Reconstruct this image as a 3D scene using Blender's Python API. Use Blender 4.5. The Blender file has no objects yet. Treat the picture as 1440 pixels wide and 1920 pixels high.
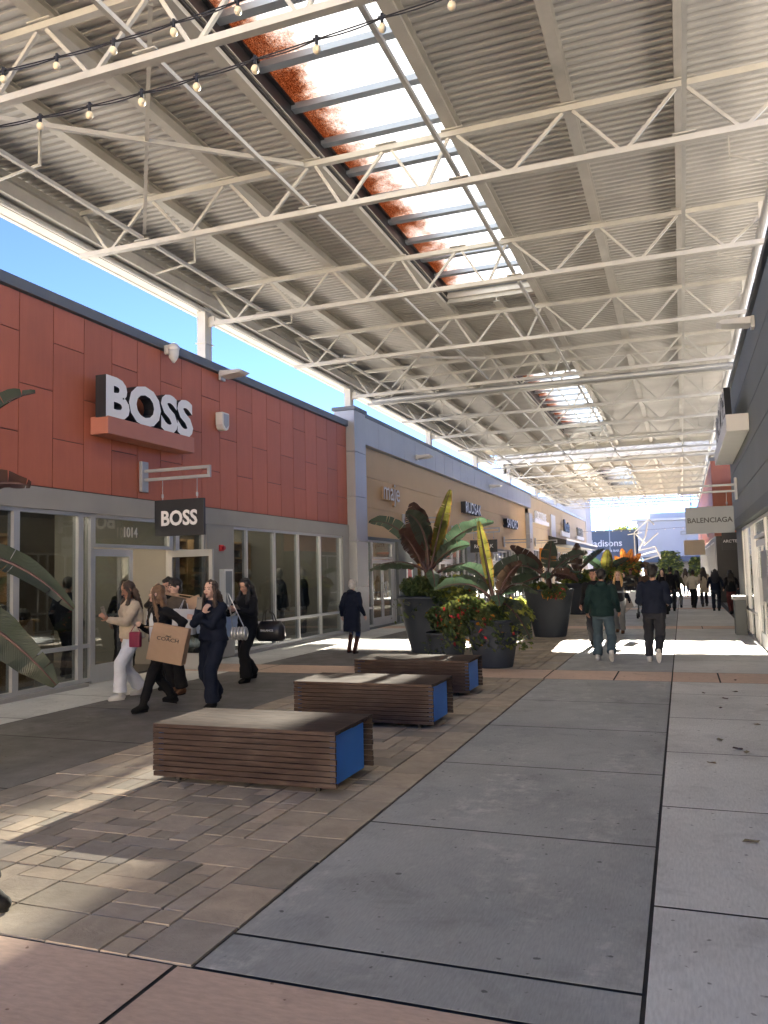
import bpy, bmesh, math, random
from mathutils import Vector, Matrix, noise
R = math.radians
SC = bpy.context.scene
COL = SC.collection
# ------------------------------------------------------------------ camera, sky, sun, exposure
def setup_camera():
    yaw, pitch, roll = 0.352455, 0.0763967, -0.02347436
    f = Vector((-math.sin(yaw)*math.cos(pitch), math.cos(yaw)*math.cos(pitch), math.sin(pitch)))
    r = f.cross(Vector((0, 0, 1))).normalized(); u = r.cross(f)
    c, s = math.cos(roll), math.sin(roll)
    r2 = c*r + s*u; u2 = -s*r + c*u
    cam = bpy.data.cameras.new('camera'); o = bpy.data.objects.new('camera', cam); COL.objects.link(o)
    m = Matrix((r2, u2, -f)).transposed().to_4x4(); m.translation = Vector((0, 0, 1.6))
    o.matrix_world = m
    cam.sensor_fit = 'VERTICAL'; cam.sensor_height = 36; cam.lens = 1507.6/1920*36
    cam.clip_start = 0.05; cam.clip_end = 3000
    SC.camera = o
setup_camera()
SUN_E = 16.6
W = bpy.data.worlds.new('World'); SC.world = W; W.use_nodes = True
nt = W.node_tree; bg = nt.nodes['Background']
sky = nt.nodes.new('ShaderNodeTexSky'); sky.sky_type = 'NISHITA'; sky.sun_disc = False
sky.sun_elevation = R(SUN_E); sky.sun_rotation = R(0); sky.altitude = 9000; sky.air_density = 0.45; sky.dust_density = 0.0; sky.ozone_density = 2.2
nt.links.new(sky.outputs[0], bg.inputs[0]); bg.inputs[1].default_value = 0.05
sl = bpy.data.lights.new('sun', 'SUN'); sl.energy = 5.0; sl.angle = R(0.8); sl.color = (1, 0.90, 0.76)
so = bpy.data.objects.new('sun', sl); COL.objects.link(so); so.rotation_euler = (-R(90-SUN_E), 0, 0); so.location = (0, 60, 40)
SC.view_settings.view_transform = 'Standard'; SC.view_settings.look = 'None'
SC.view_settings.exposure = 4.55; SC.view_settings.gamma = 1
# ------------------------------------------------------------------ helpers
OFF = {}
TS = bpy.data.scenes.new('workbench')
def evaluated(o):
    TS.collection.objects.link(o); TS.view_layers[0].update(); dg = TS.view_layers[0].depsgraph; dg.update()
    me = bpy.data.meshes.new_from_object(o.evaluated_get(dg)); bpy.data.objects.remove(o); return me
def prop(o, label=None, cat=None, group=None, kind=None):
    if label: o['label'] = label
    if cat: o['category'] = cat
    if group: o['group'] = group
    if kind: o['kind'] = kind
    return o
def thing(name, label, cat, loc=(0, 0, 0), rz=0, group=None):
    o = bpy.data.objects.new(name, None); COL.objects.link(o); o.empty_display_size = .2
    o.location = loc; o.rotation_euler = (0, 0, rz)
    OFF[o.name] = Vector((0, 0, 0)) if rz == 'local' else Vector(loc)
    return prop(o, label, cat, group)
def local_thing(name, label, cat, loc, rz=0, group=None):
    o = thing(name, label, cat, loc, rz, group); OFF[o.name] = Vector((0, 0, 0)); return o
class MB:
    def __init__(s): s.v = []; s.f = []; s.m = []; s.mi = 0; s.uv = {}
    def add(s, vs, fs):
        n = len(s.v); s.v += [tuple(x) for x in vs]
        for f in fs: s.f.append(tuple(i+n for i in f)); s.m.append(s.mi)
        return n
    def box(s, x0, x1, y0, y1, z0, z1):
        s.add([(x0,y0,z0),(x1,y0,z0),(x1,y1,z0),(x0,y1,z0),(x0,y0,z1),(x1,y0,z1),(x1,y1,z1),(x0,y1,z1)],
              [(3,2,1,0),(4,5,6,7),(0,1,5,4),(1,2,6,5),(2,3,7,6),(3,0,4,7)]); return s
    def quad(s, a, b, c, d): s.add([a, b, c, d], [(0,1,2,3)]); return s
    def bar(s, p, q, w, h, up=(0,0,1)):
        p = Vector(p); q = Vector(q); d = (q-p).normalized(); up = Vector(up)
        if abs(d.dot(up)) > .97: up = Vector((0,1,0))
        a = d.cross(up).normalized()*w/2; b = a.cross(d).normalized()*h/2
        s.add([p-a-b, p+a-b, p+a+b, p-a+b, q-a-b, q+a-b, q+a+b, q-a+b],
              [(3,2,1,0),(4,5,6,7),(0,1,5,4),(1,2,6,5),(2,3,7,6),(3,0,4,7)]); return s
    def tube(s, pts, r, n=8, cap=True, sx=1.0):
        pts = [Vector(p) for p in pts]; k = len(pts)
        rs = list(r) if hasattr(r, '__len__') else [r]*k
        d0 = (pts[1]-pts[0]).normalized(); up = Vector((0,0,1)) if abs(d0.z) < .9 else Vector((0,1,0))
        a = d0.cross(up).normalized(); vs = []
        for i, p in enumerate(pts):
            d = (pts[min(i+1,k-1)]-pts[max(i-1,0)]).normalized()
            a = (a - d*a.dot(d)).normalized(); b = d.cross(a)
            for j in range(n):
                t = 2*math.pi*j/n; vs.append(p + a*math.cos(t)*rs[i]*sx + b*math.sin(t)*rs[i])
        fs = [(i*n+j, i*n+(j+1)%n, (i+1)*n+(j+1)%n, (i+1)*n+j) for i in range(k-1) for j in range(n)]
        if cap: fs += [tuple(range(n-1,-1,-1)), tuple(range((k-1)*n, k*n))]
        s.add(vs, fs); return s
    def capsule(s, p, q, r0, r1, n=10):
        p = Vector(p); q = Vector(q); d = (q-p)
        if d.length < 1e-6: d = Vector((0,0,.001))
        d.normalize(); pts = []; rs = []
        for k in range(4):
            t = math.pi/2*(1-k/3.0); pts.append(p - d*r0*math.sin(t)); rs.append(max(r0*math.cos(t), r0*.03))
        for k in range(4):
            t = math.pi/2*(k/3.0); pts.append(q + d*r1*math.sin(t)); rs.append(max(r1*math.cos(t), r1*.03))
        if (q-p).length < 1e-4: pts.pop(3); rs.pop(3)
        return s.tube(pts, rs, n)
    def ell(s, c, rx, ry, rz, n=14, m=9, rot=None):
        c = Vector(c); vs = []; fs = []
        for i in range(m+1):
            t = math.pi*i/m
            for j in range(n):
                a = 2*math.pi*j/n
                st = max(math.sin(t), .02)
                v = Vector((rx*st*math.cos(a), ry*st*math.sin(a), rz*math.cos(t)))
                if rot: v = rot @ v
                vs.append(c+v)
        for i in range(m):
            for j in range(n): fs.append((i*n+j, (i+1)*n+j, (i+1)*n+(j+1)%n, i*n+(j+1)%n))
        fs += [tuple(range(n)), tuple(range((m+1)*n-1, m*n-1, -1))]
        s.add(vs, fs); return s
    def loft(s, secs, n=16):
        """secs: (cx,cy,cz,rx,ry) horizontal super-ellipse rings from bottom to top"""
        vs = []; k = len(secs)
        for cx, cy, cz, rx, ry in secs:
            for j in range(n):
                a = 2*math.pi*j/n; ca, sa = math.cos(a), math.sin(a)
                e = .85
                vs.append((cx+rx*math.copysign(abs(ca)**e, ca), cy+ry*math.copysign(abs(sa)**e, sa), cz))
        fs = [(i*n+j, i*n+(j+1)%n, (i+1)*n+(j+1)%n, (i+1)*n+j) for i in range(k-1) for j in range(n)]
        fs += [tuple(range(n-1,-1,-1)), tuple(range((k-1)*n, k*n))]
        s.add(vs, fs); return s
    def prism(s, poly, fn, d):
        """poly: 2-D outline, fn(u,v,w) -> 3-D point, thickness d"""
        n = len(poly); vs = [fn(u,v,0) for u,v in poly]+[fn(u,v,d) for u,v in poly]
        s.add(vs, [tuple(range(n-1,-1,-1)), tuple(range(n,2*n))]+[(i,(i+1)%n,n+(i+1)%n,n+i) for i in range(n)]); return s
    def build(s, name, mats, parent=None, label=None, cat=None, group=None, kind=None, bevel=0, smooth=False, recalc=False):
        if not isinstance(mats, (list, tuple)): mats = [mats]
        off = OFF.get(parent.name, Vector((0,0,0))) if parent else Vector((0,0,0))
        me = bpy.data.meshes.new(name)
        me.from_pydata([(x-off.x, y-off.y, z-off.z) for x,y,z in s.v] if parent else s.v, [], s.f)
        for m in mats: me.materials.append(m)
        if len(mats) > 1: me.polygons.foreach_set('material_index', s.m)
        if recalc:
            bm = bmesh.new(); bm.from_mesh(me); bmesh.ops.recalc_face_normals(bm, faces=bm.faces); bm.to_mesh(me); bm.free()
        if smooth: me.polygons.foreach_set('use_smooth', [True]*len(me.polygons))
        me.update()
        o = bpy.data.objects.new(name, me); COL.objects.link(o)
        if parent: o.parent = parent; OFF[o.name] = off
        if bevel:
            b = o.modifiers.new('bevel', 'BEVEL'); b.width = bevel; b.segments = 2; b.limit_method = 'ANGLE'
        return prop(o, label, cat, group, kind)
def copy_tree(o, parent=None, rename=None):
    c = o.copy(); COL.objects.link(c); c.parent = parent
    OFF[c.name] = OFF.get(o.name, Vector((0,0,0)))
    for ch in list(o.children): copy_tree(ch, c)
    return c
def setting(name, mb, mats, **k): return mb.build(name, mats, kind='structure', **k)
# ------------------------------------------------------------------ materials
def nodes(name):
    m = bpy.data.materials.new(name); m.use_nodes = True; t = m.node_tree
    return m, t, t.nodes['Principled BSDF'], t.nodes['Material Output']
def L(t, a, b): t.links.new(a, b)
def noise_node(t, scale, detail=4, vec=None, rough=.55, dist=0):
    n = t.nodes.new('ShaderNodeTexNoise'); n.inputs['Scale'].default_value = scale; n.inputs['Detail'].default_value = detail
    n.inputs['Roughness'].default_value = rough; n.inputs['Distortion'].default_value = dist
    if vec is not None: L(t, vec, n.inputs['Vector'])
    return n
def coords(t, scale=(1,1,1), kind='Object'):
    c = t.nodes.new('ShaderNodeTexCoord'); m = t.nodes.new('ShaderNodeMapping'); m.inputs['Scale'].default_value = scale
    L(t, c.outputs[kind], m.inputs['Vector']); return m.outputs['Vector']
def ramp(t, fac, stops):
    r = t.nodes.new('ShaderNodeValToRGB'); e = r.color_ramp.elements
    while len(e) < len(stops): e.new(.5)
    for i, (p, c) in enumerate(stops):
        e[i].position = p; e[i].color = (c[0], c[1], c[2], 1) if hasattr(c, '__len__') else (c, c, c, 1)
    L(t, fac, r.inputs['Fac']); return r.outputs['Color']
def mixc(t, fac, a, b, mode='MIX'):
    m = t.nodes.new('ShaderNodeMix'); m.data_type = 'RGBA'; m.blend_type = mode
    for s, v in ((m.inputs[0], fac), (m.inputs[6], a), (m.inputs[7], b)):
        if hasattr(v, 'is_linked'): L(t, v, s)
        elif hasattr(v, '__len__'): s.default_value = (v[0], v[1], v[2], 1)
        else: s.default_value = v
    return m.outputs[2]
def vc(c, k): return tuple(min(1, x*k) for x in c)
def mat(name, c, rough=.6, metal=0, var=.12, scale=3, bump=0, bscale=40, spec=.5, stretch=(1,1,1), emit=0, coat=0):
    m, t, b, o = nodes(name); v = coords(t, stretch)
    n = noise_node(t, scale, 6, v)
    L(t, ramp(t, n.outputs['Fac'], [(.25, vc(c, 1-var)), (.75, vc(c, 1+var))]), b.inputs['Base Color'])
    b.inputs['Roughness'].default_value = rough; b.inputs['Metallic'].default_value = metal
    b.inputs['Specular IOR Level'].default_value = spec; b.inputs['Coat Weight'].default_value = coat
    if bump:
        n2 = noise_node(t, bscale, 5, v); bp = t.nodes.new('ShaderNodeBump'); bp.inputs['Strength'].default_value = bump; bp.inputs['Distance'].default_value = .01
        L(t, n2.outputs['Fac'], bp.inputs['Height']); L(t, bp.outputs[0], b.inputs['Normal'])
    if emit:
        b.inputs['Emission Color'].default_value = (c[0], c[1], c[2], 1); b.inputs['Emission Strength'].default_value = emit
    return m
def concrete(name, c, stain=.55, streak=(1,1,1), spots=True, rough=.75, light=None):
    """trowelled concrete: broad mottling, brushed grain, pale scuffs and dark spots"""
    m, t, b, o = nodes(name); v = coords(t)
    base = ramp(t, noise_node(t, .55, 5, v).outputs['Fac'], [(.3, vc(c, .78)), (.7, vc(c, 1.17))])
    v2 = coords(t, streak)
    gr = ramp(t, noise_node(t, 14, 6, v2).outputs['Fac'], [(.3, .86), (.7, 1.09)])
    col = mixc(t, 1, base, gr, 'MULTIPLY')
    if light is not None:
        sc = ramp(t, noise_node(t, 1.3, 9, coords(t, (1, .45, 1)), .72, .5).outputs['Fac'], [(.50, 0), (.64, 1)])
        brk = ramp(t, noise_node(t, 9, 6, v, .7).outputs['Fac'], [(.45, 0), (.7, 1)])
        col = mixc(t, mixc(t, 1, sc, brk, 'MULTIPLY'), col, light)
    if spots:
        sp = ramp(t, noise_node(t, 21, 2, v, .3).outputs['Fac'], [(.235, vc(c, .5)), (.28, (1,1,1))])
        col = mixc(t, .8, col, sp, 'MULTIPLY')
        bl = ramp(t, noise_node(t, 2.3, 7, v, .65, .8).outputs['Fac'], [(.30, .62), (.46, 1)])
        col = mixc(t, stain, col, bl, 'MULTIPLY')
    L(t, col, b.inputs['Base Color'])
    L(t, ramp(t, noise_node(t, 3, 5, v).outputs['Fac'], [(.3, rough-.14), (.7, rough+.1)]), b.inputs['Roughness'])
    bp = t.nodes.new('ShaderNodeBump'); bp.inputs['Strength'].default_value = .25; bp.inputs['Distance'].default_value = .004
    L(t, noise_node(t, 60, 6, v2).outputs['Fac'], bp.inputs['Height']); L(t, bp.outputs[0], b.inputs['Normal'])
    return m
M = {}
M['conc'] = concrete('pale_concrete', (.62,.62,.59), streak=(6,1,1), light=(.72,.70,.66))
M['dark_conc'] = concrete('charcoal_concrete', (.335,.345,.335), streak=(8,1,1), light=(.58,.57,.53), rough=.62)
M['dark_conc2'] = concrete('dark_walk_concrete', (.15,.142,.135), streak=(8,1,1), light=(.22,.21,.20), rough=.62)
M['peach'] = concrete('peach_concrete', (.62,.455,.35), streak=(1,3,1), light=None)
M['groundfar'] = concrete('asphalt_ground', (.16,.16,.16), spots=False)
M['grout'] = mat('dark_joint', (.045,.042,.04), .95, bump=.3)
def paver_mat():
    m, t, b, o = nodes('stamped_stone'); v = coords(t)
    a = t.nodes.new('ShaderNodeAttribute'); a.attribute_name = 'tone'
    col = ramp(t, a.outputs['Fac'], [(0, (.25,.22,.18)), (.35, (.35,.295,.225)), (.7, (.43,.35,.265)), (1, (.31,.275,.235))])
    n1 = noise_node(t, 4.5, 8, v, .65, .6)
    col = mixc(t, 1, col, ramp(t, n1.outputs['Fac'], [(.3, .78), (.7, 1.18)]), 'MULTIPLY')
    L(t, col, b.inputs['Base Color']); b.inputs['Roughness'].default_value = .72
    bp = t.nodes.new('ShaderNodeBump'); bp.inputs['Strength'].default_value = .6; bp.inputs['Distance'].default_value = .012
    n2 = noise_node(t, 7, 8, coords(t, (1,1.5,1)), .68, .35)
    L(t, n2.outputs['Fac'], bp.inputs['Height']); L(t, bp.outputs[0], b.inputs['Normal'])
    return m
M['stone'] = paver_mat()
M['steel'] = mat('cream_painted_steel', (.53,.515,.475), .6, 0, .06, 2)
M['steel_grey'] = mat('weathered_cream_steel', (.50,.475,.425), .6, 0, .1, 2)
M['deck'] = mat('galvanised_roof_deck', (.53,.51,.475), .5, .0, .09, .8)
M['galv'] = mat('galvanised_beam', (.52,.54,.56), .4, .3, .05, 3)
M['alu'] = mat('anodised_aluminium', (.36,.37,.38), .5, .4, .04, 2)
M['alu_l'] = mat('silver_frame', (.48,.49,.50), .4, .4, .04, 2)
M['skyrail'] = mat('blue_grey_glazing_bar', (.30,.34,.40), .4, .3, .05, 2)
M['darkmetal'] = mat('dark_bronze_metal', (.05,.05,.055), .4, .5, .1)
M['red'] = mat('terracotta_panel', (.43,.125,.07), .55, 0, .07, 1.2, .05, 90)
M['redled'] = mat('salmon_ledge', (.42,.16,.11), .5, 0, .05)
M['tan'] = mat('tan_panel', (.62,.42,.22), .7, 0, .05, 1, .15, 120)
M['beige'] = mat('beige_panel', (.48,.40,.29), .7, 0, .06, 1, .15, 120)
M['metalpan'] = mat('brushed_zinc_panel', (.35,.355,.36), .42, .35, .08, .7)
M['lintel'] = mat('grey_render', (.34,.33,.31), .8, 0, .08, 1.5, .15, 70)
M['coping'] = mat('dark_grey_coping', (.13,.14,.15), .5, .3, .06)
M['rgrey'] = mat('charcoal_grey_panel', (.135,.145,.14), .65, 0, .07, 1)
M['rgrey2'] = mat('slate_lintel', (.09,.10,.105), .65, 0, .07, 1)
M['black'] = mat('satin_black', (.012,.013,.016), .4, 0, .1)
M['signblack'] = mat('sign_black', (.02,.022,.026), .45, 0, .1)
M['signgrey'] = mat('sign_grey', (.22,.24,.26), .45, 0, .04)
M['white'] = mat('white_lettering', (.78,.78,.78), .4, 0, .02)
M['offwhite'] = mat('offwhite_plastic', (.6,.59,.56), .45, 0, .04)
M['pot'] = mat('slate_grey_planter', (.047,.056,.070), .6, 0, .16, 1.6, .06, 60, spec=.25)
M['roofwhite'] = mat('white_roof_membrane', (.42,.41,.40), .8, 0, .06, .5)
M['soil'] = mat('potting_soil', (.03,.022,.016), .95, 0, .4, 30, .8, 60)
M['blue'] = mat('cobalt_blue_panel', (.025,.21,.75), .5, 0, .08, 3)
M['slateblue'] = mat('slate_blue_wall', (.12,.145,.185), .7, 0, .05, .5)
M['paleblue'] = mat('pale_grey_wall', (.43,.45,.48), .7, 0, .05, .4)
M['bulb'] = mat('frosted_bulb', (.85,.70,.42), .35, 0, .03)
M['rubber'] = mat('black_rubber', (.01,.01,.012), .6)
def wood():
    m, t, b, o = nodes('weathered_hardwood'); v = coords(t, (1.2, 14, 14))
    n = noise_node(t, 3, 8, v, .65, .4)
    col = ramp(t, n.outputs['Fac'], [(.25, (.018,.011,.009)), (.5, (.042,.026,.021)), (.75, (.090,.062,.050))])
    n2 = noise_node(t, 1.1, 5, coords(t)); col = mixc(t, ramp(t, n2.outputs['Fac'], [(.45, 0), (.7, .5)]), col, (.16,.13,.11))
    L(t, col, b.inputs['Base Color']); b.inputs['Roughness'].default_value = .75; b.inputs['Specular IOR Level'].default_value = .2
    bp = t.nodes.new('ShaderNodeBump'); bp.inputs['Strength'].default_value = .4; bp.inputs['Distance'].default_value = .004
    L(t, n.outputs['Fac'], bp.inputs['Height']); L(t, bp.outputs[0], b.inputs['Normal']); return m
M['wood'] = wood()
def glass(name, tint, refl=.10, rough=.02):
    m, t, b, o = nodes(name); t.nodes.remove(b)
    tr = t.nodes.new('ShaderNodeBsdfTransparent'); tr.inputs[0].default_value = (*tint, 1)
    gl = t.nodes.new('ShaderNodeBsdfGlossy'); gl.inputs['Roughness'].default_value = rough; gl.inputs[0].default_value = (.9,.93,.95,1)
    fr = t.nodes.new('ShaderNodeLayerWeight'); fr.inputs[0].default_value = .5
    pw = t.nodes.new('ShaderNodeMath'); pw.operation = 'POWER'; pw.inputs[1].default_value = 4.0; L(t, fr.outputs['Facing'], pw.inputs[0])
    ad = t.nodes.new('ShaderNodeMath'); ad.operation = 'MULTIPLY_ADD'; ad.inputs[1].default_value = .6; ad.inputs[2].default_value = refl; ad.use_clamp = True
    mx = t.nodes.new('ShaderNodeMixShader'); L(t, pw.outputs[0], ad.inputs[0]); L(t, ad.outputs[0], mx.inputs[0])
    L(t, tr.outputs[0], mx.inputs[1]); L(t, gl.outputs[0], mx.inputs[2]); L(t, mx.outputs[0], o.inputs[0]); return m
M['glass'] = glass('storefront_glass', (.60,.64,.65), .09)
def skyglass():
    """milky glazing; rust-brown leaf litter lies along its west edge"""
    m, t, b, o = nodes('milky_skylight_glass'); t.nodes.remove(b)
    tr = t.nodes.new('ShaderNodeBsdfTransparent'); tr.inputs[0].default_value = (.80,.81,.80,1)
    tl = t.nodes.new('ShaderNodeBsdfTranslucent'); tl.inputs[0].default_value = (.66,.68,.68,1)
    mx = t.nodes.new('ShaderNodeMixShader'); mx.inputs[0].default_value = .30
    L(t, tr.outputs[0], mx.inputs[1]); L(t, tl.outputs[0], mx.inputs[2])
    c = t.nodes.new('ShaderNodeTexCoord'); sp = t.nodes.new('ShaderNodeSeparateXYZ'); L(t, c.outputs['Generated'], sp.inputs[0])
    mu = t.nodes.new('ShaderNodeMath'); mu.operation = 'MULTIPLY_ADD'; mu.inputs[1].default_value = -1.75; mu.inputs[2].default_value = .72
    L(t, sp.outputs[0], mu.inputs[0])
    v = coords(t); n = noise_node(t, 34, 10, v, .85); n3 = noise_node(t, 2.0, 3, v)
    a1 = t.nodes.new('ShaderNodeMath'); a1.operation = 'ADD'; L(t, mu.outputs[0], a1.inputs[0])
    s1 = t.nodes.new('ShaderNodeMath'); s1.operation = 'MULTIPLY_ADD'; s1.inputs[1].default_value = 1.6; s1.inputs[2].default_value = -.8; L(t, n.outputs['Fac'], s1.inputs[0])
    L(t, s1.outputs[0], a1.inputs[1])
    a2 = t.nodes.new('ShaderNodeMath'); a2.operation = 'MULTIPLY_ADD'; a2.inputs[1].default_value = .9; L(t, n3.outputs['Fac'], a2.inputs[0]); L(t, a1.outputs[0], a2.inputs[2])
    msk = ramp(t, a2.outputs[0], [(.50, 0), (1.25, 1)])
    d = t.nodes.new('ShaderNodeBsdfTranslucent')
    L(t, ramp(t, noise_node(t, 60, 4, v, .8).outputs['Fac'], [(.38, (.02,.008,.004)), (.5, (.12,.045,.022)), (.62, (.33,.19,.12))]), d.inputs[0])
    mo = t.nodes.new('ShaderNodeMixShader'); L(t, msk, mo.inputs[0]); L(t, mx.outputs[0], mo.inputs[1]); L(t, d.outputs[0], mo.inputs[2])
    L(t, mo.outputs[0], o.inputs[0]); return m
M['skyglass'] = skyglass()
def lampmat(name, c, s):
    m, t, b, o = nodes(name); b.inputs['Base Color'].default_value = (*c,1); b.inputs['Emission Color'].default_value = (*c,1); b.inputs['Emission Strength'].default_value = s; return m
M['glow'] = lampmat('warm_lamp', (1,.80,.55), 9)
M['intwood'] = mat('store_oak', (.42,.27,.14), .6, 0, .1, 4)
M['intwall'] = mat('store_wall', (.20,.175,.145), .8, 0, .05)
M['intfloor'] = mat('store_floor', (.12,.11,.10), .5, 0, .1)
M['intdark'] = mat('store_dark', (.04,.04,.045), .7, 0, .1)
M['mannequin'] = mat('mannequin_grey', (.35,.34,.33), .5)
# ------------------------------------------------------------------ lettering
def text_into(mb, s, size, org, right, up, depth, fat=.0, align='CENTER', xs=1.0):
    cu = bpy.data.curves.new('lettering', 'FONT'); cu.body = s; cu.size = 1; cu.extrude = .5; cu.offset = fat
    cu.align_x = align; cu.resolution_u = 3
    o = bpy.data.objects.new('lettering', cu); me = evaluated(o)
    right = Vector(right); up = Vector(up); nrm = right.cross(up); org = Vector(org)
    vs = [org + right*v.co.x*size*xs + up*v.co.y*size + nrm*(v.co.z+.5)*depth for v in me.vertices]
    n = len(mb.v); mb.v += [tuple(v) for v in vs]
    for p in me.polygons:
        mb.f.append(tuple(i+n for i in p.vertices))
        mb.m.append(mb.mi if abs(p.normal.z) > .9 and p.normal.z > 0 else max(mb.mi, getattr(mb, 'side', mb.mi)))
    bpy.data.meshes.remove(me); bpy.data.curves.remove(cu)
    return mb

def add_tone(m, lo=.90, hi=1.08, streaks=True):
    t = m.node_tree; b = t.nodes['Principled BSDF']; src = b.inputs['Base Color'].links[0].from_socket
    a = t.nodes.new('ShaderNodeAttribute'); a.attribute_name = 'tone'
    c = mixc(t, 1, src, ramp(t, a.outputs['Fac'], [(0, lo), (1, hi)]), 'MULTIPLY')
    if streaks: c = mixc(t, 1, c, ramp(t, noise_node(t, 5, 6, coords(t, (1, 2.2, .22)), .7).outputs['Fac'], [(.3, .93), (.7, 1.05)]), 'MULTIPLY')
    L(t, c, b.inputs['Base Color'])
add_tone(M['red'])

def add_wear(m, c=(.28,.13,.05), th=.30, sc=4):
    t = m.node_tree; b = t.nodes['Principled BSDF']; src = b.inputs['Base Color'].links[0].from_socket
    k = ramp(t, noise_node(t, sc, 8, coords(t), .75, .3).outputs['Fac'], [(th-.03, .75), (th+.02, 0)])
    d = ramp(t, noise_node(t, 1.2, 6, coords(t, (1,1,1)), .7).outputs['Fac'], [(.3, .86), (.7, 1.05)])
    L(t, mixc(t, k, mixc(t, 1, src, d, 'MULTIPLY'), c), b.inputs['Base Color'])
add_wear(M['steel'], th=.27); add_wear(M['steel_grey'], th=.25); add_wear(M['deck'], (.36,.33,.29), .33, 2)
# ------------------------------------------------------------------ ground
XL, XR = -8.6, 1.3
g = MB(); g.box(-300, 300, -120, 900, -.5, -.012); setting('ground', g, M['groundfar'])
def slabs(x0, x1, ys, z=0, gap=.011, t=.05, xs=None):
    mb = MB(); xs = xs or [x0, x1]
    for a, b in zip(ys[:-1], ys[1:]):
        for c, d in zip(xs[:-1], xs[1:]):
            x, X, y, Y = c+gap, d-gap, a+gap, b-gap; e = .0012
            mb.add([(x,y,z-e),(X,y,z-e),(X,Y,z-e),(x,Y,z-e),(x+e,y+e,z),(X-e,y+e,z),(X-e,Y-e,z),(x+e,Y-e,z)],
                   [(4,5,6,7),(0,1,5,4),(1,2,6,5),(2,3,7,6),(3,0,4,7)])
    return mb
bands = [(1.85, 2.95)] + [(12.07+10.2*k, 13.15+10.2*k) for k in range(0, 9)] + [(-8.3, -7.2)]
bands.sort()
def runs(y0=-12, y1=108):
    out = []; y = y0
    for a, b in bands:
        if a > y: out.append((y, a))
        y = b
    out.append((y, y1)); return out
def between(a, b, n_len=1.7, first=None):
    ys = [a]; y = a + (first if first else n_len)
    while y < b - .35: ys.append(y); y += n_len
    return ys + [b]
sub = MB(); sub.box(-9.0, 1.6, -12, 108, -.3, -.0095); setting('joint_bed', sub, M['grout'])
dk = MB(); lt = MB(); ltl = MB(); dkl = MB()
for a, b in runs():
    ys = between(a, b, 1.7, .33 if abs(a-2.95) < .01 else 1.7)
    for mb, x0, x1 in ((dk, -1.98, -.208), (dkl, -7.3, -5.0)):
        t = slabs(x0, x1, ys); mb.add(t.v, t.f)
    ys2 = between(a, b, 1.7, 1.18 if abs(a-2.95) < .01 else 1.7)
    t = slabs(-.212, 1.42, ys2); lt.add(t.v, t.f)
    t = slabs(-8.75, -7.3, ys2); ltl.add(t.v, t.f)
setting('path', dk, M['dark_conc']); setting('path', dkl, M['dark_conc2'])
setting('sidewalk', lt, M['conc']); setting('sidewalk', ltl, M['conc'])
pb = MB()
for a, b in bands:
    t = slabs(-8.75, -.208, [a, b], xs=[-8.75, -6.9, -5.0, -3.5, -2.0, -1.0, -.208] if a > 3 else [-8.75, -7.0, -5.2, -3.6, -2.05, -.55, -.208]); pb.add(t.v, t.f)
    t = slabs(-.212, 1.42, [a, b], xs=[-.212, .42, 1.42]); pb.add(t.v, t.f)
setting('paving_band', pb, M['peach'])
def pavers(y0, y1, seed, x0=-5.0, x1=-1.98, cell=.15, kinds=((2,2),(3,2),(2,1),(1,2),(3,1),(2,2),(1,1))):
    rnd = random.Random(seed); vs = []; fs = []; tone = []
    def stone(x, X, y, Y):
        gp = .003+rnd.random()*.003; e = .0025; n = len(vs); j = lambda: (rnd.random()-.5)*.006
        z = rnd.uniform(-.002, .003)
        x, X, y, Y = x+gp, X-gp, y+gp, Y-gp
        c = [(x+j(),y+j()),(X+j(),y+j()),(X+j(),Y+j()),(x+j(),Y+j())]
        for q in c: vs.append((q[0], q[1], -.006))
        for q, (sx, sy) in zip(c, ((1,1),(-1,1),(-1,-1),(1,-1))): vs.append((q[0]+sx*e, q[1]+sy*e, .002+z))
        for f in ((4,5,6,7),(0,1,5,4),(1,2,6,5),(2,3,7,6),(3,0,4,7)): fs.append(tuple(i+n for i in f)); tone.append(None)
        t_ = rnd.random()
        for k in range(5): tone[-1-k] = t_
    # soldier courses down both long sides
    for a, b, w in ((x0, x0+.31, .36), (x1-.32, x1, .40)):
        y = y0
        while y < y1-.05:
            l = w*rnd.uniform(.9, 1.15); Y = min(y+l, y1)
            if y1-Y < .12: Y = y1
            stone(a, b, y, Y); y = Y
    X0, X1 = x0+.31, x1-.32; nx = 16; cw = (X1-X0)/nx; ny = max(1, round((y1-y0)/cell)); ch = (y1-y0)/ny
    used = [[False]*ny for _ in range(nx)]
    for iy in range(ny):
        for ix in range(nx):
            if used[ix][iy]: continue
            opts = list(kinds); rnd.shuffle(opts)
            for w, h in opts+[(1,1)]:
                if ix+w <= nx and iy+h <= ny and not any(used[ix+a][iy+b] for a in range(w) for b in range(h)):
                    for a in range(w):
                        for b in range(h): used[ix+a][iy+b] = True
                    stone(X0+ix*cw, X0+(ix+w)*cw, y0+iy*ch, y0+(iy+h)*ch); break
    return vs, fs, tone
allv, allf, allt = [], [], []
for i, (a, b) in enumerate(runs()):
    if b > 45: v, f, tn = pavers(a, min(b, 60), i*7+5, cell=.45)
    else: v, f, tn = pavers(a, b, i*7+5)
    n = len(allv); allv += v; allf += [tuple(k+n for k in q) for q in f]; allt += tn
pm = MB(); pm.v = allv; pm.f = allf; pm.m = [0]*len(allf)
po = setting('paving', pm, M['stone'])
at = po.data.attributes.new('tone', 'FLOAT', 'FACE'); at.data.foreach_set('value', allt)
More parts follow.
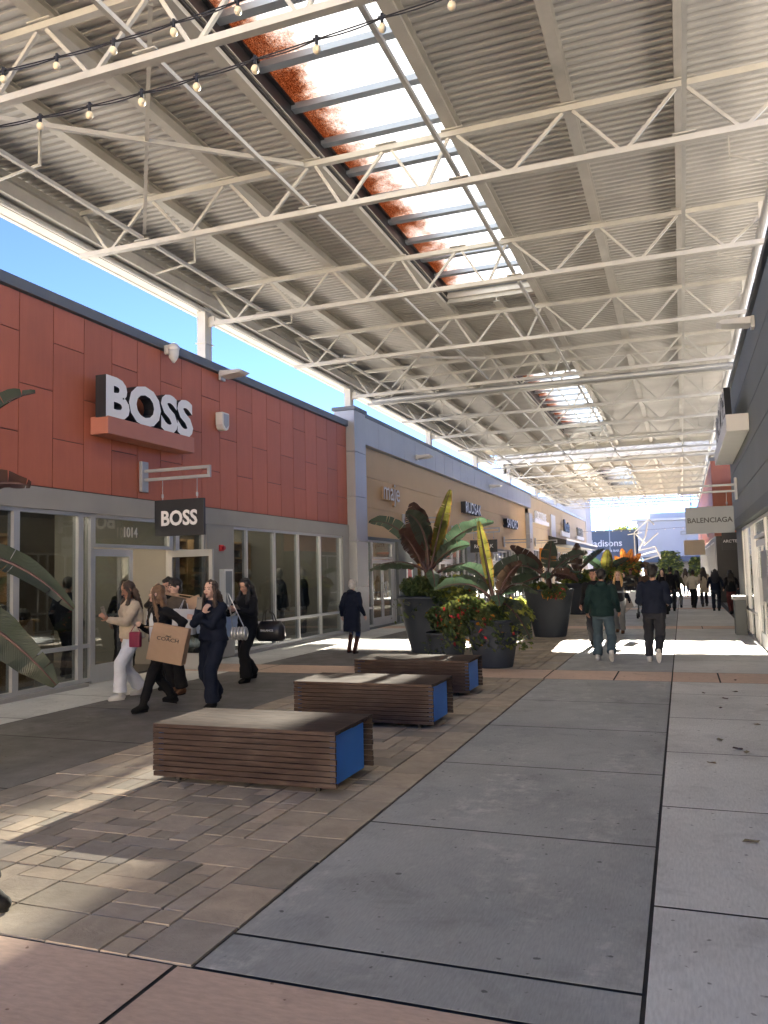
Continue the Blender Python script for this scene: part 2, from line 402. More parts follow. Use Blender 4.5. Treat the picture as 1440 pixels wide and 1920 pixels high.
# ------------------------------------------------------------------ canopies
TOPX = [-9.25, -7.87, -6.42, -4.95, -3.74, -2.75, -1.15, .28, 1.85]
BOTX = [-8.66, -7.16, -5.72, -4.43, -3.21, -1.96, -.45, .99]
def truss(parent, y, steel, zb=7.0, zt=7.82):
    c = MB(); c.bar((-9.25,y,zb+.045), (1.85,y,zb+.045), .095, .08); c.bar((-9.25,y,zt-.045), (1.95,y,zt-.045), .09, .08)
    for x in TOPX[1:-1]: c.box(x-.16, x+.16, y-.075, y+.075, zt+.001, zt+.016)
    for x in (-7.97, -5.0, -2.67, .29): c.box(x-.14, x+.14, y-.09, y+.09, zb+.091, zb+.105)
    t = c.build('truss', steel, parent)
    for i, bx in enumerate(BOTX):
        for tx in (TOPX[i], TOPX[i+1]):
            s = .06 if tx > bx else -.06
            w = MB(); w.bar((bx+s, y, zb+.085), (tx-s*1.1, y, zt-.085), .042, .042, (0,1,0)); w.build('web_member', steel, t)
    return t
def ibeam(mb, x, y0, y1, z0, z1, w=.15):
    mb.box(x-w/2, x+w/2, y0, y1, z0, z0+.014); mb.box(x-w/2, x+w/2, y0, y1, z1-.014, z1); mb.box(x-.012, x+.012, y0, y1, z0+.014, z1-.014)
def rib_deck(x0, x1, y0, y1, z=8.05, per=.152, h=.033, thick=.09):
    """trapezoidal deck, ribs running across the mall; closed above so it has thickness"""
    prof = []; y = y0
    while y < y1-1e-6:
        for dy, dz in ((0,0),(.38,0),(.5,h/per),(.88,h/per),(1,0)):
            yy = min(y+dy*per, y1); prof.append((yy, z+dz*per))
        y += per
    p2 = [prof[0]]
    for q in prof[1:]:
        if q[0] > p2[-1][0]+1e-5: p2.append(q)
    vs = []; n = len(p2)
    for yy, zz in p2: vs += [(x0,yy,zz),(x1,yy,zz),(x0,yy,z+thick),(x1,yy,z+thick)]
    fs = []
    for i in range(n-1):
        a = i*4; b = a+4
        fs += [(a,b,b+1,a+1),(a+2,a+3,b+3,b+2),(a,a+2,b+2,b),(a+1,b+1,b+3,a+3)]
    fs += [(0,1,3,2),((n-1)*4,(n-1)*4+2,(n-1)*4+3,(n-1)*4+1)]
    m = MB(); m.add(vs, fs); return m
def canopy(name, label, y0, y1, ty, skys, cols, steel, steel2, deckm, group):
    root = thing(name, label, 'canopy', (-3.7, y0, 0), 0, group)
    xa, xb = -10.0, 2.9; SX0, SX1 = -4.93, -2.88
    # deck cut round the skylights
    d = MB(); cur = y0
    def put(a, b, x0, x1):
        t = rib_deck(x0, x1, a, b); d.add(t.v, t.f)
    for s0, s1 in skys:
        put(cur, s0, xa, xb); put(s0, s1, xa, SX0); put(s0, s1, SX1, xb); cur = s1
    put(cur, y1, xa, xb)
    d.build('roof_deck', deckm, root)
    for y in ty: truss(root, y, steel)
    for x in TOPX[1:-1]:
        if x == -3.74: continue
        p = MB(); ibeam(p, x, y0+.05, y1-.05, 7.838, 8.045); p.build('purlin', steel2, root)
    p = MB()
    cur = y0
    for s0, s1 in list(skys)+[(y1, y1)]:
        if s0-cur > .5: p = MB(); ibeam(p, -3.74, cur+.05, s0-.05, 7.838, 8.045); p.build('purlin', steel2, root)
        cur = s1
    for x in (-7.97, -5.0, -2.67, .29):
        for a, b in zip(ty[:-1], ty[1:]):
            if b-a > 2:
                t = MB(); t.bar((x,a+.06,7.13), (x,b-.06,7.13), .055, .055); t.build('bridging', steel, root)
    # left edge girder, gutter, pipe
    e = MB(); ibeam(e, -9.28, y0, y1, 7.40, 7.66, .16); e.build('edge_girder', steel2, root)
    e = MB(); e.box(-9.72, -9.64, y0-.02, y1+.02, 7.29, 8.04); e.box(-9.64, -9.42, y0, y1, 7.30, 7.33); e.box(-9.44, -9.42, y0, y1, 7.33, 7.42); e.build('gutter', steel, root)
    e = MB(); e.tube([(-9.36,y0,7.33),(-9.36,y1,7.33)], .045, 10); e.build('drain_pipe', steel, root)
    e = MB(); ibeam(e, 1.95, y0, y1, 7.84, 8.045, .16); e.build('edge_girder', steel2, root)
    e = MB(); e.tube([(1.56,y0,7.32),(1.56,y1,7.32)], .075, 14)
    for y in ty:
        e.box(1.51, 1.61, y-.03, y+.03, 7.4, 7.75)
    e.build('drain_pipe', M['offwhite'], root)
    # front and rear fascia
    for yy in (y0-.06, y1+.005):
        e = MB(); e.box(xa, xb, yy, yy+.055, 7.88, 8.48); e.build('fascia', steel, root)
    # right edge fascia
    e = MB(); e.box(xb+.002, xb+.06, y0, y1, 7.7, 8.2); e.build('fascia', steel, root)
    # hangers near the eave
    for k, y in enumerate(ty[:-1]):
        e = MB(); ym = y+1.95; e.bar((-8.3, ym, 8.04), (-8.3, ym, 7.5), .03, .03); e.bar((-8.3, ym, 7.52), (-9.2, ym, 7.42), .03, .03); e.build('hanger', steel, root)
        e = MB(); e.bar((.96, ym, 8.04), (.96, ym+.02, 7.62), .02, .02); e.bar((.96, ym, 7.66), (1.5, ym, 7.42), .02, .02); e.build('hanger', steel, root)
        if k % 3 == 1:
            e = MB(); e.bar((-7.9, y+.1, 7.2), (-5.05, ty[k+1]-.1, 7.75), .06, .06); e.bar((-7.9, ty[k+1]-.1, 7.2), (-5.05, y+.1, 7.75), .05, .05); e.build('sway_brace', steel, root)
    # skylights
    for s0, s1 in skys:
        f = MB()
        n = round((s1-s0)/.98); dy = (s1-s0)/n
        for k in range(n+1):
            y = s0+k*dy; f.box(SX0+.03, SX1-.03, y-.065, y+.065, 8.21, 8.30)
        fr = f.build('skylight', M['skyrail'], root)
        f = MB(); f.box(SX0-.05, SX0+.028, s0-.06, s1+.06, 7.99, 8.36); f.box(SX0+.028, SX0+.09, s0+.06, s1-.06, 8.27, 8.296); f.build('side_rail', M['darkmetal'], fr)
        f = MB(); f.box(SX1-.028, SX1+.05, s0-.06, s1+.06, 7.99, 8.36); f.build('side_rail', steel2, fr)
        f = MB(); f.box(SX0-.16, SX0-.055, s0-.06, s1+.06, 7.93, 7.985); f.build('side_rail', steel, fr)
        for yy in (s0-.14, s1+.062):
            f = MB(); f.box(SX0, SX1, yy, yy+.075, 7.95, 8.36); f.build('end_rail', steel, fr)
        for k in range(n):
            y = s0+k*dy; pn = MB(); pn.box(SX0+.03, SX1-.03, y+.058, y+dy-.058, 8.302, 8.310); pn.build('pane', M['skyglass'], fr)
    # columns on the building
    for (x, y, zb) in cols:
        c = MB(); c.box(x-.10, x+.10, y-.13, y+.13, zb, 7.86); c.box(x+.10, x+.26, y-.02, y+.02, 6.98, 7.2); c.box(x-.13, x+.13, y-.16, y+.16, 6.6, 6.62)
        co = c.build('column', steel, root)
        c = MB(); c.box(x-.14, x+.14, y-.17, y+.17, zb, zb+.42); c.build('flashing', M['metalpan'], co)
    # tall standing seam kerb on top
    return root
tyA = [2.75, 6.75, 10.65, 14.65, 18.65, 22.62]
tyB = [23.9, 27.3, 31.1, 35.0, 38.8, 42.1]
rootA = canopy('mall_canopy', 'cream steel truss roof over the near walkway with a long leaf strewn skylight', 2.6, 42.8,
       tyA+tyB, [(2.9, 18.0), (25.9, 38.1)],
       [(-9.42, 6.75, 5.5), (-9.42, 14.65, 5.5), (-9.42, 22.7, 5.9), (-9.42, 31.1, 5.9), (-9.42, 39.0, 5.9), (2.2, 6.75, 5.5), (2.2, 22.7, 5.5), (2.2, 38.8, 5.5)],
       M['steel'], M['steel_grey'], M['deck'], 'canopy roofs over the mall')
e = MB(); e.tube([(-8.9, 23.35, 7.02), (1.6, 23.35, 7.02)], .07, 12); e.build('expansion_beam', M['galv'], rootA)
rootB = canopy('mall_canopy', 'farther cream truss roof beyond the open gap with a dull bluish skylight', 46.9, 74.0,
       [47.2, 51.5, 55.4, 59.3, 63.2, 67.0, 70.6, 73.8], [(52.5, 66.5)],
       [(-9.42, 47.3, 5.9), (-9.42, 57.0, 5.9), (-9.42, 66.0, 5.9), (2.2, 47.7, 5.9), (2.2, 66, 5.9)],
       M['steel'], M['steel_grey'], M['deck'], 'canopy roofs over the mall')
# ------------------------------------------------------------------ storefront helpers (left side faces +X, right side faces -X)
def glazing(root, side, X, y0, y1, z0, z1, mull, rail=None, fm=None, d=.06, fw=.055, name='window'):
    """one framed shopfront window: frame with posts at mull, pane as child. side=+1: wall faces +X"""
    fm = fm or M['alu_l']; a, b = sorted((X, X-side*.11)); f = MB()
    f.box(a, b, y0, y1, z0, z0+fw); f.box(a, b, y0, y1, z1-fw, z1)
    for y in [y0+fw/2]+list(mull)+[y1-fw/2]: f.box(a, b, y-fw/2, y+fw/2, z0+fw, z1-fw)
    ys = [y0+fw]+list(mull)+[y1-fw]
    ps = [y0+fw/2]+list(mull)+[y1-fw/2]
    if rail:
        for p, q in zip(ps[:-1], ps[1:]): f.box(a+.004, b-.004, p+fw/2, q-fw/2, rail-.03, rail+.03)
    fo = f.build(name, fm, root)
    p = MB(); xm = X-side*(.055 if side > 0 else .03); p.box(xm-.004, xm+.004, y0+fw, y1-fw, z0+fw, z1-fw)
    p.build('pane', M['glass'], fo); return fo
def door(root, side, X, y0, y1, z1=2.1, hinge=0, ang=0, fm=None, z0=.01):
    """glazed door leaf with kick plate; ang swings it about its y0 (hinge 0) or y1 edge"""
    fm = fm or M['alu_l']; w = y1-y0; st = .09
    piv = Vector((X-side*.05, y0 if hinge == 0 else y1, 0)); s = 1 if hinge == 0 else -1
    ca, sa = math.cos(R(ang)), math.sin(R(ang))
    def T(u, v, z):   # u along leaf from pivot, v outward thickness
        return (piv.x + side*(v*ca + u*sa), piv.y + s*(u*ca - v*sa), z)
    def bx(mb, u0, u1, v0, v1, za, zb):
        P = [T(u0,v0,za),T(u1,v0,za),T(u1,v1,za),T(u0,v1,za),T(u0,v0,zb),T(u1,v0,zb),T(u1,v1,zb),T(u0,v1,zb)]
        mb.add(P, [(3,2,1,0),(4,5,6,7),(0,1,5,4),(1,2,6,5),(2,3,7,6),(3,0,4,7)])
    f = MB(); bx(f, .01, st, -.022, .022, z0, z1-.02); bx(f, w-st, w-.01, -.022, .022, z0, z1-.02)
    bx(f, st, w-st, -.022, .022, z0, z0+.28); bx(f, st, w-st, -.022, .022, z1-.14, z1-.02)
    fo = f.build('door', fm, root, recalc=True)
    p = MB(); bx(p, st, w-st, -.004, .004, z0+.28, z1-.14); p.build('pane', M['glass'], fo, recalc=True)
    h = MB(); bx(h, w-.16, w-.13, .05, .08, .85, 1.35); bx(h, w-.16, w-.13, .022, .05, .88, .91); bx(h, w-.16, w-.13, .022, .05, 1.29, 1.32)
    bx(h, st, w-st, -.06, -.035, 1.02, 1.06); h.build('handle', M['alu'], fo, recalc=True); return fo
# ------------------------------------------------------------------ terracotta store (left, near)
bs = thing('store_building', 'terracotta panelled shop with large white lettering beside a red ledge and grey lintel', 'shop', (-11.5, 9, 0))
Y0, Y1 = 1.4, 20.44
w = MB(); w.box(-8.74, -8.62, Y0, Y1, 2.955, 5.7); w.build('backing_wall', M['black'], bs)
w = MB(); k = 0; y = 1.4; cols = []
while y < Y1-.05: cols.append((y, min(y+.655, Y1), k)); y += .655; k += 1
# put a joint column where the photo has one (8.66 -> odd column)
sh = 8.66-1.4; first = (sh % .655)
ys_ = [Y0]+[Y0+first+.655*i for i in range(60) if Y0+first+.655*i < Y1-.1]+[Y1]
for i, (a, b) in enumerate(zip(ys_[:-1], ys_[1:])):
    idx = round((a-8.66)/.655)
    cuts = [2.965, 4.40, 5.70] if idx % 2 == 0 else [2.965, 3.70, 5.13, 5.70]
    for c, d in zip(cuts[:-1], cuts[1:]): w.box(-8.62, -8.595, a+.007, b-.007, c+.007, d-.007)
pw = w.build('panel_wall', M['red'], bs)
ta = pw.data.attributes.new('tone', 'FLOAT', 'FACE'); rr_ = random.Random(3); tv = []
for q in range(len(pw.data.polygons)//6): tv += [rr_.random()]*6
ta.data.foreach_set('value', tv)
w = MB(); w.box(-8.95, -8.53, Y0-.1, Y1, 5.71, 5.87); w.build('coping', M['coping'], bs)
w = MB(); w.box(-42, -8.96, Y0-.1, Y1, 5.3, 5.45); w.build('roof', M['roofwhite'], bs); w = MB(); w.box(-42, -16.4, Y0+.05, Y0+.25, 0, 5.3); w.build('side_wall', M['lintel'], bs)
w = MB(); w.box(-8.85, -8.56, Y0, Y1, 2.64, 2.952); w.box(-8.85, -8.57, 13.36, 14.36, .02, 2.64); w.box(-8.85, -8.5, Y0, 10.0, -.02, .055); w.box(-8.85, -8.5, 14.36, Y1, -.02, .055); w.box(-8.85,-8.57,20.02,Y1,.055,2.64); w.box(-8.85,-8.57,Y0,Y0+.3,.055,2.64); w.box(-16.4,-8.86,Y0,Y0+.2,.0,5.3); w.box(-16.4,-8.86,Y1-.22,Y1-.02,.0,5.3)
w.build('wall', M['lintel'], bs)
glazing(bs, 1, -8.6, Y0+.3, 8.66, .055, 2.64, [3.2, 4.6, 6.0, 7.3], .6)
glazing(bs, 1, -8.6, 8.66, 9.93, .055, 2.64, [], .6)
glazing(bs, 1, -8.6, 9.93, 10.2, .055, 2.64, [], .6)
glazing(bs, 1, -8.6, 10.2, 12.25, 2.12, 2.64, [], None)
glazing(bs, 1, -8.6, 12.25, 12.45, .02, 2.64, [], None)
glazing(bs, 1, -8.6, 12.45, 13.36, .02, 2.64, [], 2.1)
glazing(bs, 1, -8.6, 14.36, 20.02, .055, 2.64, [14.95, 16.2, 17.4, 18.65], .6)
door(bs, 1, -8.6, 10.2, 11.22, 2.12, 0, 0)
door(bs, 1, -8.6, 11.22, 12.25, 2.12, 1, 82)
# big sign on the wall
sg = MB(); sg.mi = 0; sg.side = 1
text_into(sg, 'BOSS', .87, (-8.46, 11.24, 4.17), (0,1,0), (0,0,1), .20, .04, xs=1.2)
so_ = sg.build('sign_letters', [M['white'], M['signblack']], bs)
sg = MB(); sg.box(-8.58, -8.24, 10.1, 12.46, 3.87, 4.15); sg.build('sign_ledge', M['redled'], bs, bevel=.01)
sg = MB(); text_into(sg, '1014', .24, (-8.585, 11.08, 2.30), (0,1,0), (0,0,1), .006, .005, xs=.8); sg.build('street_number', M['offwhite'], bs)
# interior
it = MB(); it.box(-16.3, -8.86, Y0+.22, Y1-.24, -.01, .012); it.build('shop_floor', M['intfloor'], bs)
it = MB(); it.box(-16.3, -8.87, Y0+.22, Y1-.24, 3.0, 3.05); it.build('shop_ceiling', M['intwall'], bs)
it = MB(); it.box(-13.4, -13.3, Y0+.22, Y1-.24, .02, 3.0); it.build('shop_back_wall', M['intwall'], bs)
it = MB(); it.box(-11.6, -9.0, 12.65, 12.75, .02, 3.0); it.build('partition', M['lintel'], bs)
for (lx, ly) in ((-9.6, 5), (-9.7, 8.9), (-9.8, 9.4), (-10.8, 9.2), (-11.8, 9.6), (-9.5, 15.5), (-10.6, 16), (-9.6, 17.6), (-10.8, 18.6), (-11.8, 11.2), (-9.8, 10.9), (-12, 16.8), (-12.2,19)):
    it = MB(); it.tube([(lx,ly,2.99),(lx,ly,2.955)], .085, 14); it.build('ceiling_spot', M['glow'], bs)
def shelf(x, y0, y1, label):
    t = thing('display_shelf', label, 'shelf', (x, (y0+y1)/2, 0), 0, 'oak display shelves inside the terracotta shop')
    m = MB()
    n = max(2, round((y1-y0)/1.0))
    for i in range(n+1):
        y = y0+(y1-y0)*i/n; m.box(x-.2, x+.2, y-.025, y+.025, .02, 2.5)
    m.box(x-.22, x-.2, y0, y1, .02, 2.5); m.box(x-.2, x+.21, y0, y1, 2.5, 2.56)
    m.build('frame', M['intwood'], t)
    for z in (.7, 1.2, 1.7, 2.1):
        m = MB(); m.box(x-.19, x+.19, y0+.03, y1-.03, z, z+.03); m.build('shelf_board', M['intwood'], t)
    rnd = random.Random(int(y0*10)); g_ = MB()
    for z in (.73, 1.23, 1.73, 2.13):
        y = y0+.15
        while y < y1-.3:
            ww = rnd.uniform(.08, .3); g_.box(x-.1, x+.15, y, y+ww, z, z+rnd.uniform(.06, .28)); y += ww+rnd.uniform(.1, .5)
    g_.build('goods', M['intdark'], t)
shelf(-11.2, 8.3, 10.2, 'oak shelf unit with shoes and bags seen through the window left of the door')
shelf(-12.6, 10.4, 12.3, 'wide oak shelf unit seen through the glazed entrance door')
shelf(-11.6, 14.0, 16.9, 'oak shelf unit deep behind the clothed mannequins')
shelf(-11.6, 17.2, 20.0, 'oak shelf unit behind the navy coat mannequins')
shelf(-13.0, 3.0, 7.0, 'long oak shelf unit at the far left of the shop')
t = thing('shop_counter', 'brown wooden display counter low behind the shop window left of the door', 'counter', (-9.9, 9.3, 0))
m = MB(); m.box(-10.4, -9.4, 8.9, 9.85, .02, .98); m.build('body', M['intwood'], t, bevel=.01); m = MB(); m.box(-10.45, -9.35, 8.85, 9.9, .98, 1.02); m.build('top', M['intwood'], t)
m = MB()
for q in range(9):
    rnd = random.Random(q); m.ell((-10.2+rnd.random()*.7, 8.95+rnd.random()*.8, 1.1), .12, .14, .1+.1*rnd.random(), 8, 5)
m.build('clothing_pile', M['intdark'], t)
# ------------------------------------------------------------------ zinc and tan building
tb = thing('store_building', 'tan panelled shop row with zinc parapet and glazed fronts', 'shop', (-11.5, 35, 0))
A0, A1 = 21.3, 47.6
w = MB()
for (a, b) in ((2.70, 3.55), (3.55, 4.45), (4.45, 5.32)):
    w.box(-8.75, -8.58, A0, A1, a+.006, b-.006)
w.box(-8.74, -8.60, A0, A1, 2.7, 5.33); w.build('panel_wall', M['tan'], tb)
w = MB(); y = A0
while y < A1+1:
    w.box(-8.80, -8.40, y+.006, min(y+1.2, A1+1)-.006, 5.33, 6.12); y += 1.2
for z in (0, 1.25, 2.5, 3.75, 5.0):
    w.box(-8.95, -8.34, 20.45, 21.29, z+.006, min(z+1.25, 6.17)-.006)
    w.box(-8.95, -8.34, A1+.01, A1+1.0, z+.006, min(z+1.25, 5.33)-.006) if z < 5 else None
w.build('zinc_cladding', M['metalpan'], tb, bevel=.004)
w = MB(); w.box(-9.0, -8.30, 20.4, 21.34, 6.17, 6.27); w.box(-9.0, -8.36, 21.34, A1+1.05, 6.12, 6.22); w.build('coping', M['coping'], tb)
w = MB(); w.box(-42, -9.01, 20.46, A1+1, 5.4, 5.5); w.build('roof', M['roofwhite'], tb)
w = MB(); w.box(-8.85, -8.55, A0, A1, 2.6, 2.69); w.box(-8.86,-8.5,21.3,A1,-.02,.05)
segs = [(21.3, 22.3, 'w'), (22.3, 24.1, 'd'), (24.1, 24.35, 'w'), (24.35, 26.3, 'c'), (26.3, 29.5, 'w'), (29.5, 31.2, 'd'), (31.2, 33.2, 'w'), (33.2, 34.6, 'c'), (34.6, 38, 'w'), (38, 39.7, 'd'), (39.7, 42, 'w'), (42, 43, 'c'), (43, 47.6, 'w')]
for a, b, kx in segs:
    if kx == 'c': w.box(-8.85, -8.5, a, b, .05, 2.6)
w.build('wall', M['rgrey'], tb)
for a, b, kx in segs:
    if kx == 'w': glazing(tb, 1, -8.6, a, b, .05, 2.6, [a+(b-a)*i/max(1, round((b-a)/1.15)) for i in range(1, max(1, round((b-a)/1.15)))], .6)
    if kx == 'd':
        glazing(tb, 1, -8.6, a, b, 2.05, 2.6, [])
        mid = (a+b)/2; door(tb, 1, -8.6, a, mid, 2.05, 0); door(tb, 1, -8.6, mid, b, 2.05, 1)
it = MB(); it.box(-13, -8.87, 21.3, A1, -.01, .012); it.build('shop_floor', M['intfloor'], tb)
it = MB(); it.box(-13, -8.87, 21.3, A1, 2.95, 3.0); it.build('shop_ceiling', M['intwall'], tb)
it = MB(); it.box(-13.1, -13, 21.3, A1, .0, 3.0); it.box(-13,-8.9,25.3,25.4,0,2.95); it.box(-13,-8.9,33.8,33.9,0,2.95); it.box(-13,-8.9,42.4,42.5,0,2.95); it.build('shop_back_wall', M['intwood'], tb)
for k in range(16):
    it = MB(); lx, ly = -9.6-(k % 3)*1.0, 21.9+k*1.6; it.tube([(lx,ly,2.94),(lx,ly,2.9)], .09, 12); it.build('ceiling_spot', M['glow'], tb)
for k, y in enumerate((22.4, 23.6, 27.5, 31.9, 36.2, 40.6, 45)):
    t = thing('clothes_rail', ['dark clothes rail left of the double door', 'dark clothes rail behind the double door', 'clothes rail behind the tallest banana plant', 'clothes rail in the middle of the tan shop row', 'clothes rail under the third tan shop window', 'clothes rail near the far end of the tan shop row', 'clothes rail in the last bay of the tan shop row'][k], 'clothes rail', (-11.2, y, 0), 0, 'clothes rails inside the tan shop row')
    m = MB(); m.bar((-11.6,y,1.5),(-10.4,y,1.5),.03,.03); m.bar((-11.6,y,.02),(-11.6,y,1.5),.03,.03); m.bar((-10.4,y,.02),(-10.4,y,1.5),.03,.03); m.build('frame', M['alu'], t)
    m = MB(); rnd = random.Random(k)
    for q in range(9):
        xx = -11.5+q*.125; m.box(xx, xx+.05, y-.22, y+.22, 1.45-rnd.uniform(.6, 1.0), 1.44)
    m.build('garments', M['intdark'], t)
def wall_letters(root, s, size, y, z, depth=.12, front='white', side='signblack', fat=.02, x=-8.57, xs=1., name='sign_letters'):
    sg = MB(); sg.side = 1; text_into(sg, s, size, (x, y, z), (0,1,0), (0,0,1), depth, fat, xs=xs); return sg.build(name, [M[front], M[side]], root)
wall_letters(tb, 'maje', .82, 23.65, 3.88, .08, 'offwhite', 'intwood', .006, x=-8.5)
wall_letters(tb, 'RUDSAK', .66, 34.0, 4.08, .22, xs=1.1, fat=.012)
wall_letters(tb, 'SANDRO', .66, 42.6, 3.85, .22, xs=1.1, fat=.012)
# ------------------------------------------------------------------ beige building and end tower
bb = thing('store_building', 'beige panelled shop row with a long black awning and pale sign boxes', 'shop', (-11.5, 62, 0))
B0, B1 = 48.65, 79.5
w = MB()
for i, (a, b) in enumerate(((2.9, 3.6), (3.6, 4.3), (4.3, 5.0), (5.0, 6.15))): w.box(-8.8, -8.58, B0, B1, a+.01, b-.01)
w.box(-8.78, -8.61, B0, B1, 2.9, 6.15)
for a in (B0, 53, 57.5, 62, 66.5, 71, 75.5): w.box(-8.85, -8.55, a, a+.7, 0, 2.89)
w.build('panel_wall', M['beige'], bb)
w = MB(); w.box(-9, -8.5, B0, B1, 6.16, 6.3); w.build('coping', M['alu_l'], bb)
w = MB(); w.box(-42, -9.01, B0, B1, 5.5, 5.6); w.build('roof', M['roofwhite'], bb)
for a in (B0, 53, 57.5, 62, 66.5, 71): glazing(bb, 1, -8.6, a+.7, a+4.4 if a > 50 else 53, .02, 2.88, [a+1.6, a+2.5, a+3.4], .6)
w = MB(); w.box(-12.6, -12.5, B0, B1, 0, 2.9); w.box(-12.5,-8.9,B0,B1,2.89,2.91); w.build('shop_back_wall', M['intwall'], bb)
w = MB(); w.box(-8.55, -8.40, 50.0, 55.6, 4.55, 4.8); w.build('sign_ledge', M['white'], bb)
wall_letters(bb, "L'OCCITANE", .75, 52.8, 4.82, .1, 'white', 'white', .01)
w = MB(); w.box(-8.58, -8.5, 59.0-1.8, 59.0+.3, 3.2, 5.5); w.build('tall_panel', M['offwhite'], bb)
w = MB(); w.box(-8.56, -8.42, 61.8, 66.6, 4.15, 4.55); w.build('sign_ledge', M['white'], bb)
sg = MB(); sg.mi = 0; text_into(sg, 'Roots', 1.25, (-8.42, 64.2, 4.55), (0,1,0), (0,0,1), .12, .03); sg.build('sign_letters', M['black'], bb)
w = MB(); w.box(-8.56, -8.42, 71.5, 76.8, 4.2, 4.5); w.build('sign_ledge', M['white'], bb)
wall_letters(bb, 'THE LAB', 1.0, 74.1, 4.55, .15, 'signgrey', 'signgrey', .01)
w = MB(); pr = [(-8.55, 3.95), (-7.35, 3.62), (-7.35, 3.30), (-8.55, 3.30)]
w.prism(pr, lambda u, v, d: (u, 56+d, v), 21.5); w.build('awning', M['black'], bb, recalc=True)
w = MB(); w.bar((-7.33, 56, 3.66), (-7.33, 77.5, 3.66), .05, .12); w.build('awning_edge', M['white'], bb)
et = thing('end_tower', 'plain pale blue grey tower at the far end of the left shop row', 'tower', (-10, 82, 0))
w = MB(); w.box(-13, -8.5, 79.6, 84.5, 0, 8.6); w.build('wall', M['paleblue'], et)
w = MB(); w.box(-13.1, -8.4, 79.55, 84.6, 8.6, 8.8); w.build('coping', M['metalpan'], et)
# ------------------------------------------------------------------ grey building (right)
rb = thing('store_building', 'charcoal grey panelled shop close on the right with tall glazed doors', 'shop', (5, 12, 0))
Z = [2.72, 3.2, 3.87, 4.5, 5.15, 5.80]
w = MB()
for a, b in zip(Z[:-1], Z[1:]): w.box(1.30, 1.36, -6, 22.6, a+.009, b-.009)
for x in (0,): pass
w.build('panel_wall', M['rgrey'], rb)
w = MB(); w.box(1.345, 1.62, -6, 22.58, 2.7, 5.81); w.box(1.36, 1.7, 20.9, 22.6, 0, 2.5); w.box(1.36, 1.7, -6, 4, 0, 2.5); w.box(1.62, 9, 22.4, 22.6, 0, 5.8); w.build('backing_wall', M['rgrey'], rb)
w = MB(); w.box(1.27, 1.75, -6, 22.62, 2.5, 2.715); w.build('lintel', M['rgrey2'], rb)
w = MB(); w.box(1.24, 1.75, -6.05, 22.66, 5.81, 5.90); w.build('coping', M['black'], rb)
w = MB(); w.box(1.76, 36, -6, 22.6, 5.4, 5.5); w.build('roof', M['roofwhite'], rb)
glazing(rb, -1, 1.38, 4, 8.4, .02, 2.48, [5.5, 7], .6)
glazing(rb, -1, 1.38, 8.4, 13.9, .02, 2.48, [9.7, 11, 12.4], .6)
glazing(rb, -1, 1.38, 13.9, 15.5, .02, 2.48, [14.7], .6)
door(rb, -1, 1.38, 15.5, 16.6, 2.1, 0, 0); door(rb, -1, 1.38, 16.6, 17.7, 2.1, 1, 0)
glazing(rb, -1, 1.38, 15.5, 17.7, 2.12, 2.48, [])
glazing(rb, -1, 1.38, 17.7, 20.9, .02, 2.48, [18.1, 18.5, 19.7, 20.1], .6)
w = MB(); w.box(1.5, 5.5, 4, 20.9, -.01, .012); w.box(5.5, 5.6, 4, 20.9, 0, 2.9); w.box(1.75,5.5,4,20.9,2.8,2.85); w.build('shop_interior', M['intwall'], rb)
sg = MB(); sg.box(.90, 1.295, 16.2, 21.6, 4.1, 4.42); sg.build('sign_box', M['offwhite'], rb, bevel=.006)
sg = MB(); sg.side = 1; text_into(sg, 'BALENCIAGA', .92, (1.05, 18.95, 4.43), (0,-1,0), (0,0,1), .12, .035, xs=.78); sg.build('sign_letters', [M['offwhite'], M['black']], rb)
w = MB(); w.box(1.10, 1.345, 20.3, 20.85, 0, .80); w.build('stone_pier', M['rgrey'], rb, bevel=.01); w = MB(); w.box(1.07, 1.35, 20.26, 20.89, .803, .89); w.build('pier_cap', M['lintel'], rb, bevel=.008)
# red block beyond (right)
r2 = thing('store_building', 'terracotta shop on the right with a black ground floor', 'shop', (4, 45, 0))
w = MB(); w.box(1.4, 9, 38, 72, 2.9, 6.2); w.build('upper_wall', M['red'], r2)
w = MB(); w.box(1.45, 9, 38.05, 71.9, 0, 2.89); w.build('lower_wall', M['black'], r2)
w = MB(); w.box(1.35, 9, 37.9, 72.1, 6.2, 6.35); w.build('coping', M['coping'], r2)
for a in (40, 46, 52, 58, 64): glazing(r2, -1, 1.43, a, a+4.5, .02, 2.7, [a+1.5, a+3], .6)
# low grey link between the two right-hand buildings
w = MB(); w.box(9.01, 36, 38.1, 71.9, 5.8, 5.9); w.build('roof', M['roofwhite'], r2)
lk = thing('link_wall', 'set back dark wall between the grey shop and the terracotta shop on the right', 'wall', (3, 30, 0))
w = MB(); w.box(2.3, 2.6, 22.62, 37.88, 0, 5.2); w.build('wall', M['rgrey2'], lk); w = MB(); w.box(2.2, 2.7, 22.62, 37.88, 5.2, 5.32); w.build('coping', M['coping'], lk); w = MB(); w.box(2.71, 36, 22.65, 37.85, 5.0, 5.1); w.build('roof', M['roofwhite'], lk)
